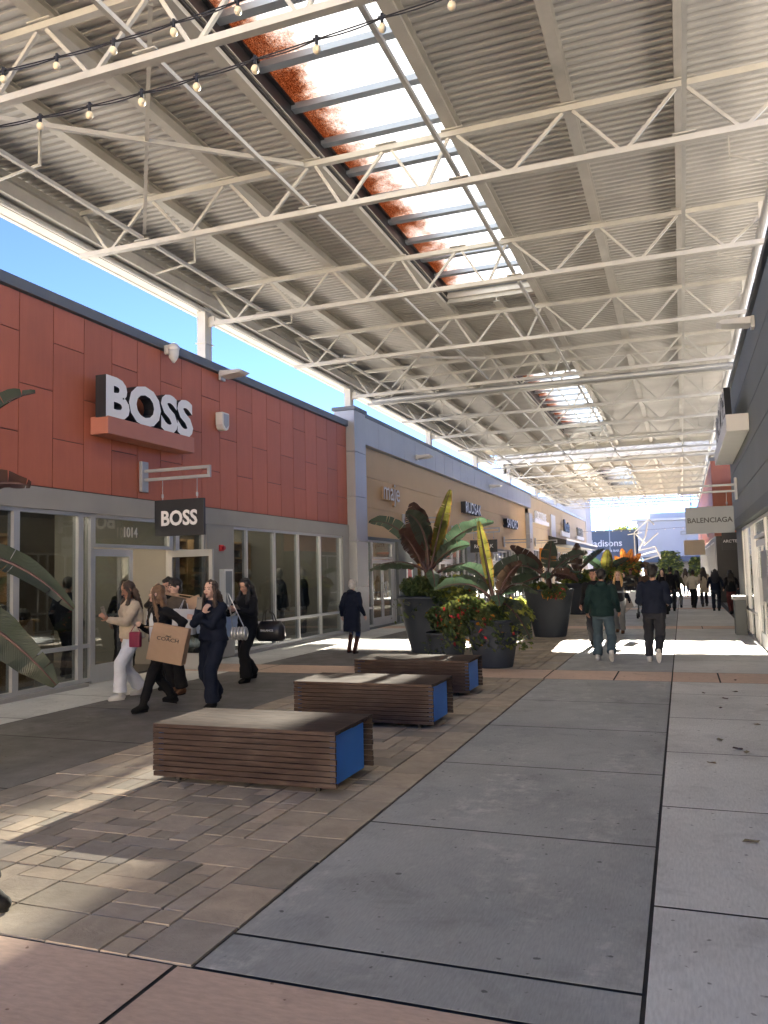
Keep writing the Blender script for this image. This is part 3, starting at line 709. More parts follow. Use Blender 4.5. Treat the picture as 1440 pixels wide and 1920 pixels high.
# far cross-street buildings
f1 = thing('far_building', 'dark slate blue restaurant building across the end of the mall', 'building', (-9, 115, 0))
w = MB(); w.box(-24, -5.4, 110, 125, 2.6, 6.4); w.build('upper_wall', M['slateblue'], f1)
w = MB(); w.box(-24, -5.5, 110.5, 125, 0, 2.59); w.build('lower_wall', M['coping'], f1)
w = MB(); w.box(-24.1, -5.3, 109.9, 125, 6.4, 6.6); w.build('coping', M['coping'], f1)
sg = MB(); text_into(sg, 'Madisons', 1.25, (-9.55, 109.98, 4.5), (1,0,0), (0,0,1), .1, .01); sg.build('sign_letters', M['white'], f1); sg = MB(); text_into(sg, 'GRILL & BAR', .42, (-8.8, 109.98, 3.75), (1,0,0), (0,0,1), .08, .01); sg.build('sign_letters', M['white'], f1)
f2 = thing('far_building', 'pale blue grey building with flat roof right of the dark restaurant', 'building', (2, 112, 0))
w = MB(); w.box(-5.0, 14, 105, 125, 2.9, 7.3); w.box(-3.5, 14, 105.5, 125, 7.3, 8.3); w.build('upper_wall', M['paleblue'], f2)
w = MB(); w.box(-5.6, 14.2, 104.4, 125, 7.32, 7.62); w.build('coping', M['offwhite'], f2)
w = MB(); w.box(-4.5, 14, 104.9, 105.6, 2.2, 2.88); w.build('entrance_band', M['slateblue'], f2)
w = MB(); w.box(-4.5, 14, 107, 124, 0, 2.88); w.build('lower_wall', M['beige'], f2)

# unseen building row added behind the viewpoint, blocks blue sky, bounces warm light
w = MB(); w.box(-30, 24, -40, -30, 0, 8.2); w.box(-30.2, 24.2, -40.2, -29.8, 8.2, 8.5)
for k in range(12): w.box(-28+k*4.2, -25.4+k*4.2, -29.99, -29.8, .9, 3.2)
setting('added_fill_buildings', w, M['beige'])
# ------------------------------------------------------------------ slatted benches
def bench(loc, label):
    t = thing('bench', label, 'bench', loc, 0, 'slatted timber benches with blue ends')
    x, y = loc[0], loc[1]; Lx, D, z0, z1 = .79, .76, .045, .455
    rnd = random.Random(int(y*10))
    n = 9; h = (z1-.03-z0)/n
    for nm, ya, yb in (('front_slats', y, y+.022), ('back_slats', y+D-.022, y+D)):
        m = MB()
        for i in range(n):
            j = rnd.uniform(-.004, .004); m.box(x-Lx+j, x+Lx+j, ya, yb, z0+i*h+.003, z0+(i+1)*h-.003)
        m.build(nm, M['wood'], t, bevel=.002)
    m = MB(); k = 7; w = (D+.01)/k
    for i in range(k):
        j = rnd.uniform(-.004, .004); m.box(x-Lx+j, x+Lx+j, y-.005+i*w+.0025, y-.005+(i+1)*w-.0025, z1-.028, z1)
    m.build('seat', M['wood'], t, bevel=.002)
    for s in (-1, 1):
        m = MB(); xx = x+s*(Lx-.035); m.box(min(xx,xx-s*.02), max(xx,xx-s*.02), y+.026, y+D-.12, z0+.01, z1-.032); m.build('end_panel', M['blue'], t)
        for yy in (y+.09, y+D-.12):
            m = MB(); xx = x+s*(Lx-.18); m.tube([(xx,yy,.003),(xx,yy,z0+.02)], .022, 8); m.build('foot', M['rubber'], t)
    m = MB(); m.box(x-Lx+.08, x+Lx-.08, y+.03, y+D-.03, z0+.02, z1-.05); m.build('frame', M['rubber'], t)
    for s in (-1,):
        m = MB()
        for z in (z0+.05, z0+.2): m.tube([(x-.05,y-.002,z+.08),(x-.05,y+.001,z+.08)], .006, 6)
bench((-3.22, 5.46, 0), 'nearest low timber slatted bench with a bright blue end panel')
bench((-3.24, 7.98, 0), 'middle low timber bench of the row of three, behind the nearest')
bench((-3.42, 10.15, 0), 'farthest timber bench of the three, in front of the big planters')
# ------------------------------------------------------------------ planters
def pot(loc, rt, rb, h, label):
    t = thing('planter', label, 'planter', loc, 0, 'tapered slate grey planters')
    x, y, _ = loc; m = MB()
    m.tube([(x,y,.0),(x,y,.03),(x,y,h*.5),(x,y,h-.05),(x,y,h-.045),(x,y,h),(x,y,h),(x,y,h-.09)], [rb*.97, rb, (rb+rt)/2, rt-.012, rt, rt, rt-.04, rt-.05], 40)
    m.build('body', M['pot'], t, smooth=False)
    for p in t.children[0].data.polygons: p.use_smooth = abs(p.normal.z) < .8
    m = MB(); m.tube([(x,y,h-.12),(x,y,h-.06)], rt-.05, 28); m.build('soil', M['soil'], t)
    return t
POTS = [((-4.84, 15.75, 0), .67, .40, 1.13, 'largest tapered grey planter holding the tallest banana plant'),
        ((-4.28, 14.95, 0), .40, .32, .46, 'lowest planter with red flowers in front of the largest planter'),
        ((-3.04, 13.45, 0), .46, .32, .79, 'medium tapered planter with lime and red foliage beside the low planter'),
        ((-3.05, 19.7, 0), .59, .38, 1.13, 'second tallest tapered planter, standing behind the medium planter'),
        ((-3.92, 20.4, 0), .34, .26, .62, 'small planter half hidden behind the left of the second tallest planter'),
        ((-4.05, 18.6, 0), .26, .20, .36, 'smallest planter with red flowers between the bigger planters'),
        ((-3.5, 29.5, 0), .6, .4, 1.1, 'planter farther along the mall behind the walking men'),
        ((-3.0, 35.0, 0), .6, .4, 1.1, 'planter with a yellow green plant beyond the blonde woman'),
        ((-2.75, 44.5, 0), .75, .5, 1.2, 'farthest planter with the orange sunlit plant'),
        ((-6.25, 5.0, 0), .6, .4, 1.1, 'planter at the left edge close to the terracotta shop window')]
for loc, rt, rb, h, lb in POTS: pot(loc, rt, rb, h, lb)
# ------------------------------------------------------------------ foliage materials
def leafmat(name, c1, c2, edge, trans=.35, vein=70, back=None):
    m, t, b, o = nodes(name)
    uv = t.nodes.new('ShaderNodeTexCoord'); sp = t.nodes.new('ShaderNodeSeparateXYZ'); L(t, uv.outputs['UV'], sp.inputs[0])
    n = noise_node(t, 5, 4, uv.outputs['Object'])
    col = ramp(t, n.outputs['Fac'], [(.35, c1), (.65, c2)])
    ab = t.nodes.new('ShaderNodeMath'); ab.operation = 'ABSOLUTE'; L(t, sp.outputs[0], ab.inputs[0])
    col = mixc(t, ramp(t, ab.outputs[0], [(.80, 0), (1.0, 1)]), col, edge)
    sk = t.nodes.new('ShaderNodeMath'); sk.operation = 'MULTIPLY_ADD'; sk.inputs[1].default_value = -.12; L(t, ab.outputs[0], sk.inputs[0]); L(t, sp.outputs[1], sk.inputs[2])
    sn = t.nodes.new('ShaderNodeMath'); sn.operation = 'MULTIPLY'; sn.inputs[1].default_value = vein*6.28; L(t, sk.outputs[0], sn.inputs[0])
    si = t.nodes.new('ShaderNodeMath'); si.operation = 'SINE'; L(t, sn.outputs[0], si.inputs[0])
    vv = ramp(t, si.outputs[0], [(.0, .80), (.9, 1.1)]); col = mixc(t, 1, col, vv, 'MULTIPLY')
    rib = ramp(t, ab.outputs[0], [(.03, 1), (.07, 0)]); col = mixc(t, rib, col, vc(c2, 2.2))
    if back is not None:
        gm = t.nodes.new('ShaderNodeNewGeometry'); col = mixc(t, gm.outputs['Backfacing'], col, back)
    L(t, col, b.inputs['Base Color']); b.inputs['Roughness'].default_value = .38
    bp = t.nodes.new('ShaderNodeBump'); bp.inputs['Strength'].default_value = .5; bp.inputs['Distance'].default_value = .01
    L(t, si.outputs[0], bp.inputs['Height']); L(t, bp.outputs[0], b.inputs['Normal'])
    tl = t.nodes.new('ShaderNodeBsdfTranslucent'); L(t, mixc(t, .5, col, vc(c2, 1.5)), tl.inputs[0])
    mx = t.nodes.new('ShaderNodeMixShader'); mx.inputs[0].default_value = trans
    L(t, b.outputs[0], mx.inputs[1]); L(t, tl.outputs[0], mx.inputs[2]); L(t, mx.outputs[0], o.inputs[0]); return m
M['lf_green'] = leafmat('dark_green_banana_leaf', (.045,.10,.06), (.075,.15,.08), (.10,.07,.03), back=(.05,.06,.045))
M['lf_red'] = leafmat('maroon_banana_leaf', (.055,.055,.035), (.10,.085,.05), (.25,.08,.03), back=(.06,.025,.02))
M['lf_yel'] = leafmat('yellow_lit_banana_leaf', (.045,.07,.025), (.17,.15,.03), (.30,.06,.02), .45)
M['lf_orange'] = leafmat('orange_leaf', (.30,.09,.02), (.50,.19,.04), (.4,.09,.02), .5)
M['lf_lime'] = mat('lime_coleus', (.26,.28,.05), .5, 0, .25, 9)
M['lf_dark'] = mat('dark_bedding_leaf', (.05,.09,.035), .5, 0, .3, 7)
M['lf_mid'] = mat('mid_green_leaf', (.075,.10,.035), .5, 0, .3, 7)
M['fl_red'] = mat('red_petals', (.45,.02,.03), .5, 0, .2, 9)
M['fl_or'] = mat('orange_petals', (.7,.28,.04), .5, 0, .2, 9)
M['stalk'] = mat('maroon_stalk', (.07,.035,.03), .5, 0, .2, 3, stretch=(1,1,5))
for k_ in ('lf_lime', 'lf_mid', 'lf_dark', 'fl_or'):
    m_ = M[k_]; t_ = m_.node_tree; b_ = t_.nodes['Principled BSDF']; o_ = t_.nodes['Material Output']
    tl_ = t_.nodes.new('ShaderNodeBsdfTranslucent'); src = b_.inputs['Base Color'].links[0].from_socket
    L(t_, mixc(t_, .4, src, (.36,.38,.08) if k_ != 'fl_or' else (.8,.4,.05)), tl_.inputs[0]); mx_ = t_.nodes.new('ShaderNodeMixShader'); mx_.inputs[0].default_value = .4
    L(t_, b_.outputs[0], mx_.inputs[1]); L(t_, tl_.outputs[0], mx_.inputs[2]); L(t_, mx_.outputs[0], o_.inputs[0])
def leaf(root, name, P0, P1, P2, wid, m, seed, fold=.35, roll=0, tear=.25, bare=.22, stalkr=.028):
    """banana leaf along the curve P0-P1-P2: petiole, then a torn, folded blade"""
    rnd = random.Random(seed); P0, P1, P2 = Vector(P0), Vector(P1), Vector(P2); N = 26
    B = lambda t: P0*(1-t)**2 + P1*2*t*(1-t) + P2*t*t
    D = lambda t: ((P1-P0)*(1-t) + (P2-P1)*t).normalized()
    vs = []; fs = []; uvs = []
    def side(t):
        d = D(t); s = d.cross(Vector((0,0,1)))
        if s.length < .15: s = d.cross((P2-P0).cross(Vector((0,0,1)))+Vector((.01,.02,0)))
        s.normalize()
        if roll >= 5: s = d.cross(Vector((0,1,0))).normalized(); s = Matrix.Rotation(roll-10, 3, d) @ s
        else: s = Matrix.Rotation(roll, 3, d) @ s
        n = s.cross(d).normalized()
        return s, n
    ph = rnd.random()*6
    for sd in (-1, 1):
        prev_gap = 0; drop = 0
        for i in range(N):
            ta, tb = bare+(1-bare)*i/N, bare+(1-bare)*(i+1)/N
            if rnd.random() < tear: drop = rnd.uniform(-.10, .22); gap = .30
            else: gap = 0
            def pt(t, u):
                q = (t-bare)/(1-bare); w = wid*(math.sin(math.pi*min(1, q*.93+.05))**.55)*(1-.25*q)
                s, n = side(t); rip = .035*math.sin(q*19+ph+sd)*u + .02*math.sin(q*41+ph)*u
                a = -fold + drop*u*u
                return B(t) + s*sd*w*u*math.cos(a) + n*(-w*u*math.sin(-a)*1.0*(1 if fold > 0 else -1)*1 + rip*wid*2.2 - .18*w*u*u)
            k = len(vs); us = (0, .35, .7, 1.0)
            for jx, t in enumerate((ta, tb)):
                for u in us:
                    tt = t + (gap*(tb-ta)*u if jx == 0 else 0)
                    vs.append(pt(tt, u)); uvs.append((sd*u, (t-bare)/(1-bare)))
            for a in range(3):
                f = (k+a, k+a+1, k+4+a+1, k+4+a); fs.append(f if sd > 0 else f[::-1])
    mb = MB(); mb.add(vs, fs)
    o = mb.build(name, m, root, smooth=True)
    ul = o.data.uv_layers.new(name='UVMap')
    for p in o.data.polygons:
        for li in p.loop_indices: ul.data[li].uv = uvs[o.data.loops[li].vertex_index]
    st = MB(); pts = [B(t/12) for t in range(13)]; st.tube(pts, [stalkr*(1.25-t/12*1.05) for t in range(13)], 7); st.build('midrib', M['stalk'], o, smooth=True)
    return o
def banana(loc, label, stem_h, leaves, seed, stem_r=.085, group='banana plants in the planters'):
    t = thing('banana_plant', label, 'banana plant', loc, 0, group); x, y, z = loc
    m = MB(); m.tube([(x,y,z-.06),(x+.01,y,z+stem_h*.4),(x,y,z+stem_h*.8),(x,y,z+stem_h)], [stem_r*1.25, stem_r, stem_r*.75, stem_r*.4], 12); m.build('stem', M['stalk'], t, smooth=True)
    for i, (c, tip, w, mk, fold, roll) in enumerate(leaves):
        base = (x, y, z+stem_h*(.45+.4*((i*37) % 10)/10.))
        leaf(t, 'leaf', base, (x+c[0], y+c[1], z+c[2]), (x+tip[0], y+tip[1], z+tip[2]), w, M[mk], seed+i, fold, roll)
    return t
# tallest plant, base z 1.08 at (-4.84, 15.75)
banana((-4.84, 15.75, 1.06), 'tallest banana plant with a torn yellow lit leaf standing up', .75, [
    ((-.45,-.05,1.75), (-1.30,.0,1.62), .19, 'lf_green', .25, 10.5),
    ((-.75,.15,.95), (-1.22,-.25,.62), .17, 'lf_green', .5, .5),
    ((-.10,.05,1.45), (-.30,-.1,1.98), .34, 'lf_red', .3, 9.8),
    ((-.35,-.15,1.35), (-.52,-.35,1.35), .24, 'lf_red', .3, 10.5),
    ((.02,-.1,1.65), (-.38,-.3,1.75), .24, 'lf_green', .4, 10.3),
    ((.22,-.05,1.35), (.52,-.1,2.20), .17, 'lf_yel', .4, 10.5),
    ((.10,.05,1.0), (.40,.0,1.60), .20, 'lf_yel', .3, 9.7),
    ((.55,-.1,1.45), (1.38,-.05,1.50), .22, 'lf_green', .3, 9.4),
    ((.45,-.35,1.05), (1.0,-.55,1.05), .20, 'lf_green', .4, 9.5),
    ((.55,.25,.85), (1.1,.2,.62), .17, 'lf_green', .5, -.3),
    ((-.30,.5,1.2), (-.7,.95,1.1), .18, 'lf_green', .4, 0),
    ((.2,-.4,.75), (.35,-.8,.25), .16, 'lf_green', .5, 0)], 11)
banana((-2.98, 13.45, .74), 'banana plant with one upright orange leaf in the medium planter', .45, [
    ((-.16,.0,1.1), (-.26,.05,1.72), .12, 'lf_yel', .4, 10.4),
    ((.30,-.05,.85), (.72,.0,.48), .16, 'lf_green', .4, -.5),
    ((-.30,-.1,.85), (-1.05,-.1,.55), .17, 'lf_green', .4, 10.7),
    ((.12,.1,.8), (.45,.1,1.0), .16, 'lf_red', .3, 9.7),
    ((.35,-.25,.35), (.62,-.3,-.25), .19, 'lf_green', .4, 9.6),
    ((-.2,.3,.9), (-.7,.5,.95), .17, 'lf_green', .4, 10.6),
    ((.1,-.3,.7), (.2,-.6,.3), .16, 'lf_green', .4, 0)], 31, .06)
banana((-3.05, 19.7, 1.08), 'broad leaved banana plant in the second tallest planter', .5, [
    ((-.30,.0,.75), (-.88,-.1,1.12), .19, 'lf_red', .3, 10.5),
    ((.02,.1,.8), (.10,.1,1.22), .24, 'lf_green', .3, 10),
    ((.35,.0,.85), (.95,.05,.90), .17, 'lf_green', .3, 9.4),
    ((-.55,-.2,1.0), (-1.45,-.4,.30), .30, 'lf_green', .3, 10.4),
    ((-.45,.1,.35), (-1.3,.2,-.10), .26, 'lf_green', .4, 10.5),
    ((.35,-.1,.55), (.72,-.15,.22), .16, 'lf_red', .5, 9.6),
    ((.25,.3,.6), (.7,.6,.45), .15, 'lf_green', .4, 0),
    ((.0,-.35,.6), (.05,-.7,.3), .16, 'lf_green', .4, 0)], 51, .07)
banana((-3.5, 29.5, 1.04), 'dark banana plant with an upright maroon leaf behind the walking men', .5, [
    ((-.05,.0,.8), (.0,.1,1.5), .26, 'lf_red', .3, 10), ((.35,.0,.95), (.95,.0,1.25), .15, 'lf_green', .3, 9.5), ((-.45,.0,.8), (-1.15,.0,.75), .15, 'lf_green', .3, 10.5),
    ((.4,.1,.5), (.9,.1,.35), .16, 'lf_red', .4, 9.6), ((-.35,-.1,.4), (-.8,-.1,.15), .16, 'lf_red', .4, 10.4), ((.1,-.3,.5), (.15,-.6,.2), .16, 'lf_green', .4, 0)], 71, .07)
banana((-3.0, 35.0, 1.04), 'yellow centred banana plant above the blonde woman', .5, [
    ((.05,.0,.8), (.1,.0,1.35), .28, 'lf_yel', .3, 10), ((.4,.0,.8), (.95,.0,.95), .18, 'lf_green', .3, 9.6), ((-.4,.0,.9), (-.95,.0,1.05), .22, 'lf_green', .3, 10.4),
    ((.35,.1,.5), (.85,.1,.35), .18, 'lf_green', .4, 0), ((-.35,-.1,.4), (-.8,-.1,.15), .18, 'lf_green', .4, 0)], 91, .07)
banana((-2.75, 44.5, 1.14), 'bright orange sunlit plant at the far end of the planters', .5, [
    ((-.2,.0,.7), (-.6,.0,1.1), .20, 'lf_orange', .2, 10.2), ((-.1,.0,.8), (-.2,.0,1.5), .24, 'lf_orange', .2, 10.1), ((.1,.0,.8), (.3,.0,1.45), .24, 'lf_orange', .2, 9.9), ((.25,.0,.7), (.75,.0,1.2), .22, 'lf_orange', .2, 9.8),
    ((.5,.0,.6), (1.2,.0,.6), .26, 'lf_red', .3, 9.6), ((-.5,.0,.6), (-1.2,.0,.6), .26, 'lf_red', .3, 10.4), ((-.2,-.4,.4), (-.3,-.8,.1), .24, 'lf_orange', .3, .3)], 111, .09)
banana((-6.25, 5.0, 1.04), 'banana plant reaching in from the left edge of the picture', .9, [
    ((.42,.20,2.15), (.98,.50,2.22), .15, 'lf_green', .4, 9.5),
    ((.40,.15,1.55), (.94,.50,1.40), .17, 'lf_red', .4, 9.5),
    ((.65,.25,1.15), (1.36,.56,.32), .14, 'lf_green', .35, 9.4),
    ((.65,.20,.48), (1.22,.52,-.32), .22, 'lf_green', .25, 9.7),
    ((-.5,.1,1.5), (-1.2,.3,1.2), .2, 'lf_green', .4, 0), ((-.3,-.5,1.4), (-.6,-1.1,1.0), .2, 'lf_green', .4, 0), ((.2,-.6,1.3), (.3,-1.2,.7), .2, 'lf_green', .4, 0), ((-.1,.1,1.7), (-.2,.1,2.4), .2, 'lf_red', .4, 0)], 131, .09)
def bedding(loc, rx, ry, rz, n, label, mix, seed, drop=0, size=.055, flowers=0):
    t = thing('bedding_plants', label, 'bedding plants', loc, 0, 'bedding plants filling the planters'); x, y, z = loc; rnd = random.Random(seed)
    mb = MB(); fl = MB(); blobs = [(rnd.uniform(-.75,.75)*rx, rnd.uniform(-.75,.75)*ry, rnd.uniform(.1,.75)*rz, rnd.choice(mix)) for _ in range(14)]
    for i in range(n):
        bx, by, bz, mk = rnd.choice(blobs); r_ = min(rx, rz)*.5
        v = Vector((rnd.gauss(0,1), rnd.gauss(0,1), rnd.gauss(0,1))).normalized()*r_*rnd.uniform(.5, 1.05)
        c = Vector((x+bx+v.x, y+by+v.y, z+bz+v.z*.9))
        if rnd.random() < drop: c = Vector((x+rnd.uniform(-1,1)*rx, y-ry*rnd.uniform(.6,1.05), z-rnd.uniform(0,.45)))
        if c.z < z-.02 and drop == 0: c.z = z+rnd.random()*.1
        d = (v+Vector((0,0,.5))+Vector((rnd.gauss(0,.5),rnd.gauss(0,.5),rnd.gauss(0,.3)))).normalized(); s = d.cross(Vector((rnd.random(),rnd.random(),rnd.random()))).normalized(); q = d.cross(s)
        k = size*rnd.uniform(.6, 1.5); isf = rnd.random() < flowers
        tgt = fl if isf else mb
        tgt.mi = (0 if rnd.random() < .5 else 1) if isf else (mk if rnd.random() < .7 else rnd.choice((0,1)))
        a = c-s*k; b = c-s*k*.2+q*k*.55+d*k*.1; e = c+s*k*1.1-d*k*.3; f = c-s*k*.2-q*k*.55+d*k*.1
        tgt.add([a, b, e, f], [(0,1,2),(0,2,3)])
    mb.build('foliage', [M['lf_dark'], M['lf_mid'], M['lf_lime']], t)
    if fl.v: fl.build('flowers', [M['fl_red'], M['fl_or']], t)
    return t
bedding((-4.84, 15.7, 1.08), .62, .62, .42, 3600, 'dense dark green bedding under the tallest banana plant', (0,0,1,1,0), 1, .02, .045)
bedding((-4.30, 15.45, 1.08), .38, .3, .42, 1400, 'lime leaved bedding at the right rim of the largest planter', (2,2,1,2), 2, 0, .05, .03)
bedding((-4.25, 14.95, .42), .40, .38, .50, 2600, 'dark bedding with red flowers in the lowest planter', (0,0,1,0), 3, .03, .04, .05)
bedding((-3.3, 13.4, .76), .52, .42, .40, 3000, 'lime and dark bedding with red blooms on the left of the medium planter', (2,0,1,0,0), 4, .07, .045, .05)
bedding((-2.72, 13.5, .76), .36, .34, .34, 1800, 'yellow green bedding on the right of the medium planter', (2,2,0,1), 5, .08, .045, .02)
bedding((-3.05, 19.7, 1.08), .55, .5, .20, 1600, 'low green bedding in the second tallest planter', (0,1,0), 6, 0, .05, .01)
bedding((-3.92, 20.4, .58), .32, .3, .3, 700, 'orange flowered bedding in the small hidden planter', (0,1,2), 7, 0, .055, .08)
bedding((-4.05, 18.6, .33), .26, .25, .35, 900, 'red flowered bedding in the smallest planter', (0,1,0), 8, .05, .045, .12)
bedding((-2.85, 18.4+.6, .0+.95), .3, .2, .2, 300, 'orange blooms spilling on the near rim of the second tallest planter', (0,1), 9, 0, .05, .2)
bedding((-3.5, 29.5, 1.06), .6, .5, .5, 900, 'bedding in the planter behind the walking men', (0,1,2), 10, 0, .08, .02)
bedding((-3.0, 35.0, 1.06), .65, .5, .7, 1100, 'yellow green bedding behind the blonde woman', (2,2,0,1), 12, 0, .09, .05)
bedding((-2.75, 44.5, 1.15), .9, .6, .8, 1300, 'bright lime bedding under the orange plant', (2,2,1), 13, 0, .12, .1)
bedding((-6.25, 5.0, 1.04), .55, .5, .35, 1500, 'bedding under the banana plant at the left edge', (0,1,2), 14, 0, .05, .02)
def shrub(loc, r, h, label, mk, seed, n=1500, size=.12):
    t = thing('shrub', label, 'shrub', loc, 0, 'shrubs at the end of the mall'); x, y, z = loc; rnd = random.Random(seed)
    m = MB()
    for q in range(7):
        a = rnd.random()*6.28; m.tube([(x,y,z),(x+math.cos(a)*r*.2,y+math.sin(a)*r*.2,z+h*.4),(x+math.cos(a)*r*.7,y+math.sin(a)*r*.7,z+h*.85)], [.03,.02,.008], 5)
    m.build('stems', M['stalk'], t)
    m = MB()
    for i in range(n):
        u = rnd.random(); a = rnd.random()*6.28; rr = r*math.sqrt(rnd.random())*(1-.5*u)*(.8+.4*noise.noise(Vector((a*1.5, u*3, seed)))); c = Vector((x+rr*math.cos(a), y+rr*math.sin(a), z+h*(.08+.92*u)))
        d = Vector((rnd.gauss(0,1), rnd.gauss(0,1), rnd.gauss(0,1)+.5)).normalized(); s = d.cross(Vector((0,0.3,1))).normalized(); q = d.cross(s); k = size*rnd.uniform(.6,1.4); m.mi = rnd.choice((0,0,1))
        m.add([c-s*k, c+q*k*.5, c+s*k, c-q*k*.5], [(0,1,2),(0,2,3)])
    m.build('foliage', [M[mk], M['lf_lime']], t)
for i, (x, y, r, h) in enumerate(((-1.3,98,2.2,3.4),(1.8,99,1.8,2.6),(4.5,99,2,2.8),(-5.5,100,1.6,2.2),(-9,100,2,2.4))):
    shrub((x,y,0), r, h, ['tall yellow green shrub under the pale building', 'shrub right of the tall yellow green one', 'rightmost shrub of the end row', 'low shrub left of the tall yellow green one', 'leftmost shrub of the end row'][i], 'lf_mid', 200+i, 1400, .22)
# trees beyond the buildings
def tree(loc, h, r, label, seed):
    t = thing('tree', label, 'tree', loc, 0, 'trees beyond the far buildings'); x, y, z = loc; rnd = random.Random(seed)
    m = MB(); m.tube([(x,y,z),(x+.1,y,z+h*.4),(x,y+.1,z+h*.8)], [.35,.25,.08], 9)
    for q in range(8):
        a = q*.8+rnd.random(); zz = z+h*(.35+.05*q); m.tube([(x,y,zz),(x+math.cos(a)*r*.4,y+math.sin(a)*r*.4,zz+h*.12),(x+math.cos(a)*r*.8,y+math.sin(a)*r*.8,zz+h*.2)], [.12,.07,.02], 6)
    m.build('trunk', M['stalk'], t); m = MB()
    bl = [(rnd.gauss(0,.4)*r, rnd.gauss(0,.4)*r, h*(.62+.3*rnd.random())) for _ in range(16)]
    for i in range(2600):
        b = rnd.choice(bl); v = Vector((rnd.gauss(0,1), rnd.gauss(0,1), rnd.gauss(0,.8))).normalized()*r*.38*rnd.uniform(.5,1.1); c = Vector((x+b[0], y+b[1], z+b[2]))+v
        d = Vector((rnd.gauss(0,1), rnd.gauss(0,1), rnd.gauss(0,1))).normalized(); s = d.cross(Vector((0,.3,1))).normalized(); q = d.cross(s); k = .3*rnd.uniform(.6,1.4); m.mi = rnd.choice((0,1)); m.add([c-s*k, c+q*k*.5, c+s*k, c-q*k*.5], [(0,1,2),(0,2,3)])
    m.build('crown', [M['lf_dark'], M['lf_mid']], t)
tree((-9.5, 160, 0), 9.3, 3.4, 'tree top showing above the dark restaurant building', 5)
tree((-19, 170, 0), 8.6, 3.4, 'lower tree left of the one above the restaurant', 6)
tree((9, 150, 0), 9.0, 3.6, 'tree behind the pale flat roofed building', 7)
# ------------------------------------------------------------------ signs hung across the walk
def blade(name, label, y, x0, x1, z0, z1, face, txt, size, tcol, wallx, armz, side, fat=.02, xs=1, tz=None):
    t = thing(name, label, 'hanging sign', (wallx, y, armz), 0, 'blade signs over the shop fronts')
    xe = x1+.12 if side > 0 else x0-.14
    a, b = sorted((wallx, xe))
    m = MB(); m.box(wallx if side > 0 else wallx-.06, wallx+.06 if side > 0 else wallx, y-.09, y+.09, armz-.28, armz+.24); m.build('wall_plate', M['alu'], t, bevel=.006)
    m = MB(); m.box(a+.06*(side > 0), b-.06*(side < 0), y-.025, y+.025, armz+.05, armz+.10); m.box(a+.06*(side > 0), b-.06*(side < 0), y-.025, y+.025, armz-.10, armz-.05); m.box(xe-.05 if side > 0 else xe, xe if side > 0 else xe+.05, y-.025, y+.025, armz-.05, armz+.05); m.build('arm', M['alu'], t)
    for xx in (x0+.14, x1-.14):
        m = MB(); m.tube([(xx,y,armz-.10),(xx,y,z1)], .007, 6); m.tube([(xx,y,z1+.04),(xx,y,z1+.10)], .02, 8); m.build('hanger', M['alu'], t)
    m = MB(); m.box(x0, x1, y-.03, y+.03, z0, z1); pl = m.build('panel', M[face], t, bevel=.003)
    if txt:
        m = MB(); text_into(m, txt, size, ((x0+x1)/2, y-.0305, tz if tz else (z0+z1)/2-size*.36), (1,0,0), (0,0,1), .004, fat, xs=xs)
        m.build('lettering', M[tcol], pl)
        m = MB(); text_into(m, txt, size, ((x0+x1)/2, y+.0305, tz if tz else (z0+z1)/2-size*.36), (-1,0,0), (0,0,1), .004, fat, xs=xs)
        m.build('lettering', M[tcol], pl)
    return t
blade('hanging_sign', 'square black hanging sign with bold white letters beside the terracotta shop door', 11.4, -8.31, -7.35, 2.31, 2.92, 'signblack', 'BOSS', .34, 'white', -8.58, 3.36, 1, .03, .92)
blade('hanging_sign', 'grey hanging sign with dark capitals at the charcoal shop on the right', 20.5, .13, 1.2, 2.37, 3.0, 'signgrey', 'BALENCIAGA', .165, 'black', 1.30, 3.42, -1, .018)
blade('hanging_sign', 'black hanging sign behind the tallest banana plant', 31, -7.8, -6.72, 2.34, 2.83, 'signblack', 'RUDSAK', .2, 'white', -8.55, 3.2, 1, .015)
blade('hanging_sign', 'empty looking pale hanging sign in front of the double doors of the tan row', 25.0, -8.3, -7.45, 2.3, 2.85, 'offwhite', 'maje', .25, 'black', -8.55, 3.3, 1, 0)
blade('hanging_sign', 'pale hanging sign with dark capitals near the end of the tan row', 41, -8.2, -7.2, 2.18, 2.72, 'offwhite', 'SANDRO', .2, 'black', -8.55, 3.1, 1, .015)
blade('hanging_sign', 'yellow hanging sign at the start of the beige row', 50.5, -8.3, -7.3, 2.1, 2.95, 'fl_or', '', .2, 'black', -8.55, 3.35, 1)
blade('hanging_sign', 'black hanging sign with a white letter under the awning', 60, -8.3, -7.3, 2.0, 2.7, 'signblack', 'U', .5, 'white', -8.55, 2.95, 1, .02)
blade('hanging_sign', 'dark hanging sign before the black ground floor of the terracotta shop on the right', 30.5, 1.35, 2.15, 2.15, 2.75, 'signblack', "ARC'TERYX", .14, 'white', 2.3, 3.1, -1, .01)
blade('hanging_sign', 'beige hanging sign far along the right hand shops', 46, .15, 1.2, 2.2, 3.0, 'beige', '', .16, 'black', 1.4, 3.4, -1, .01)
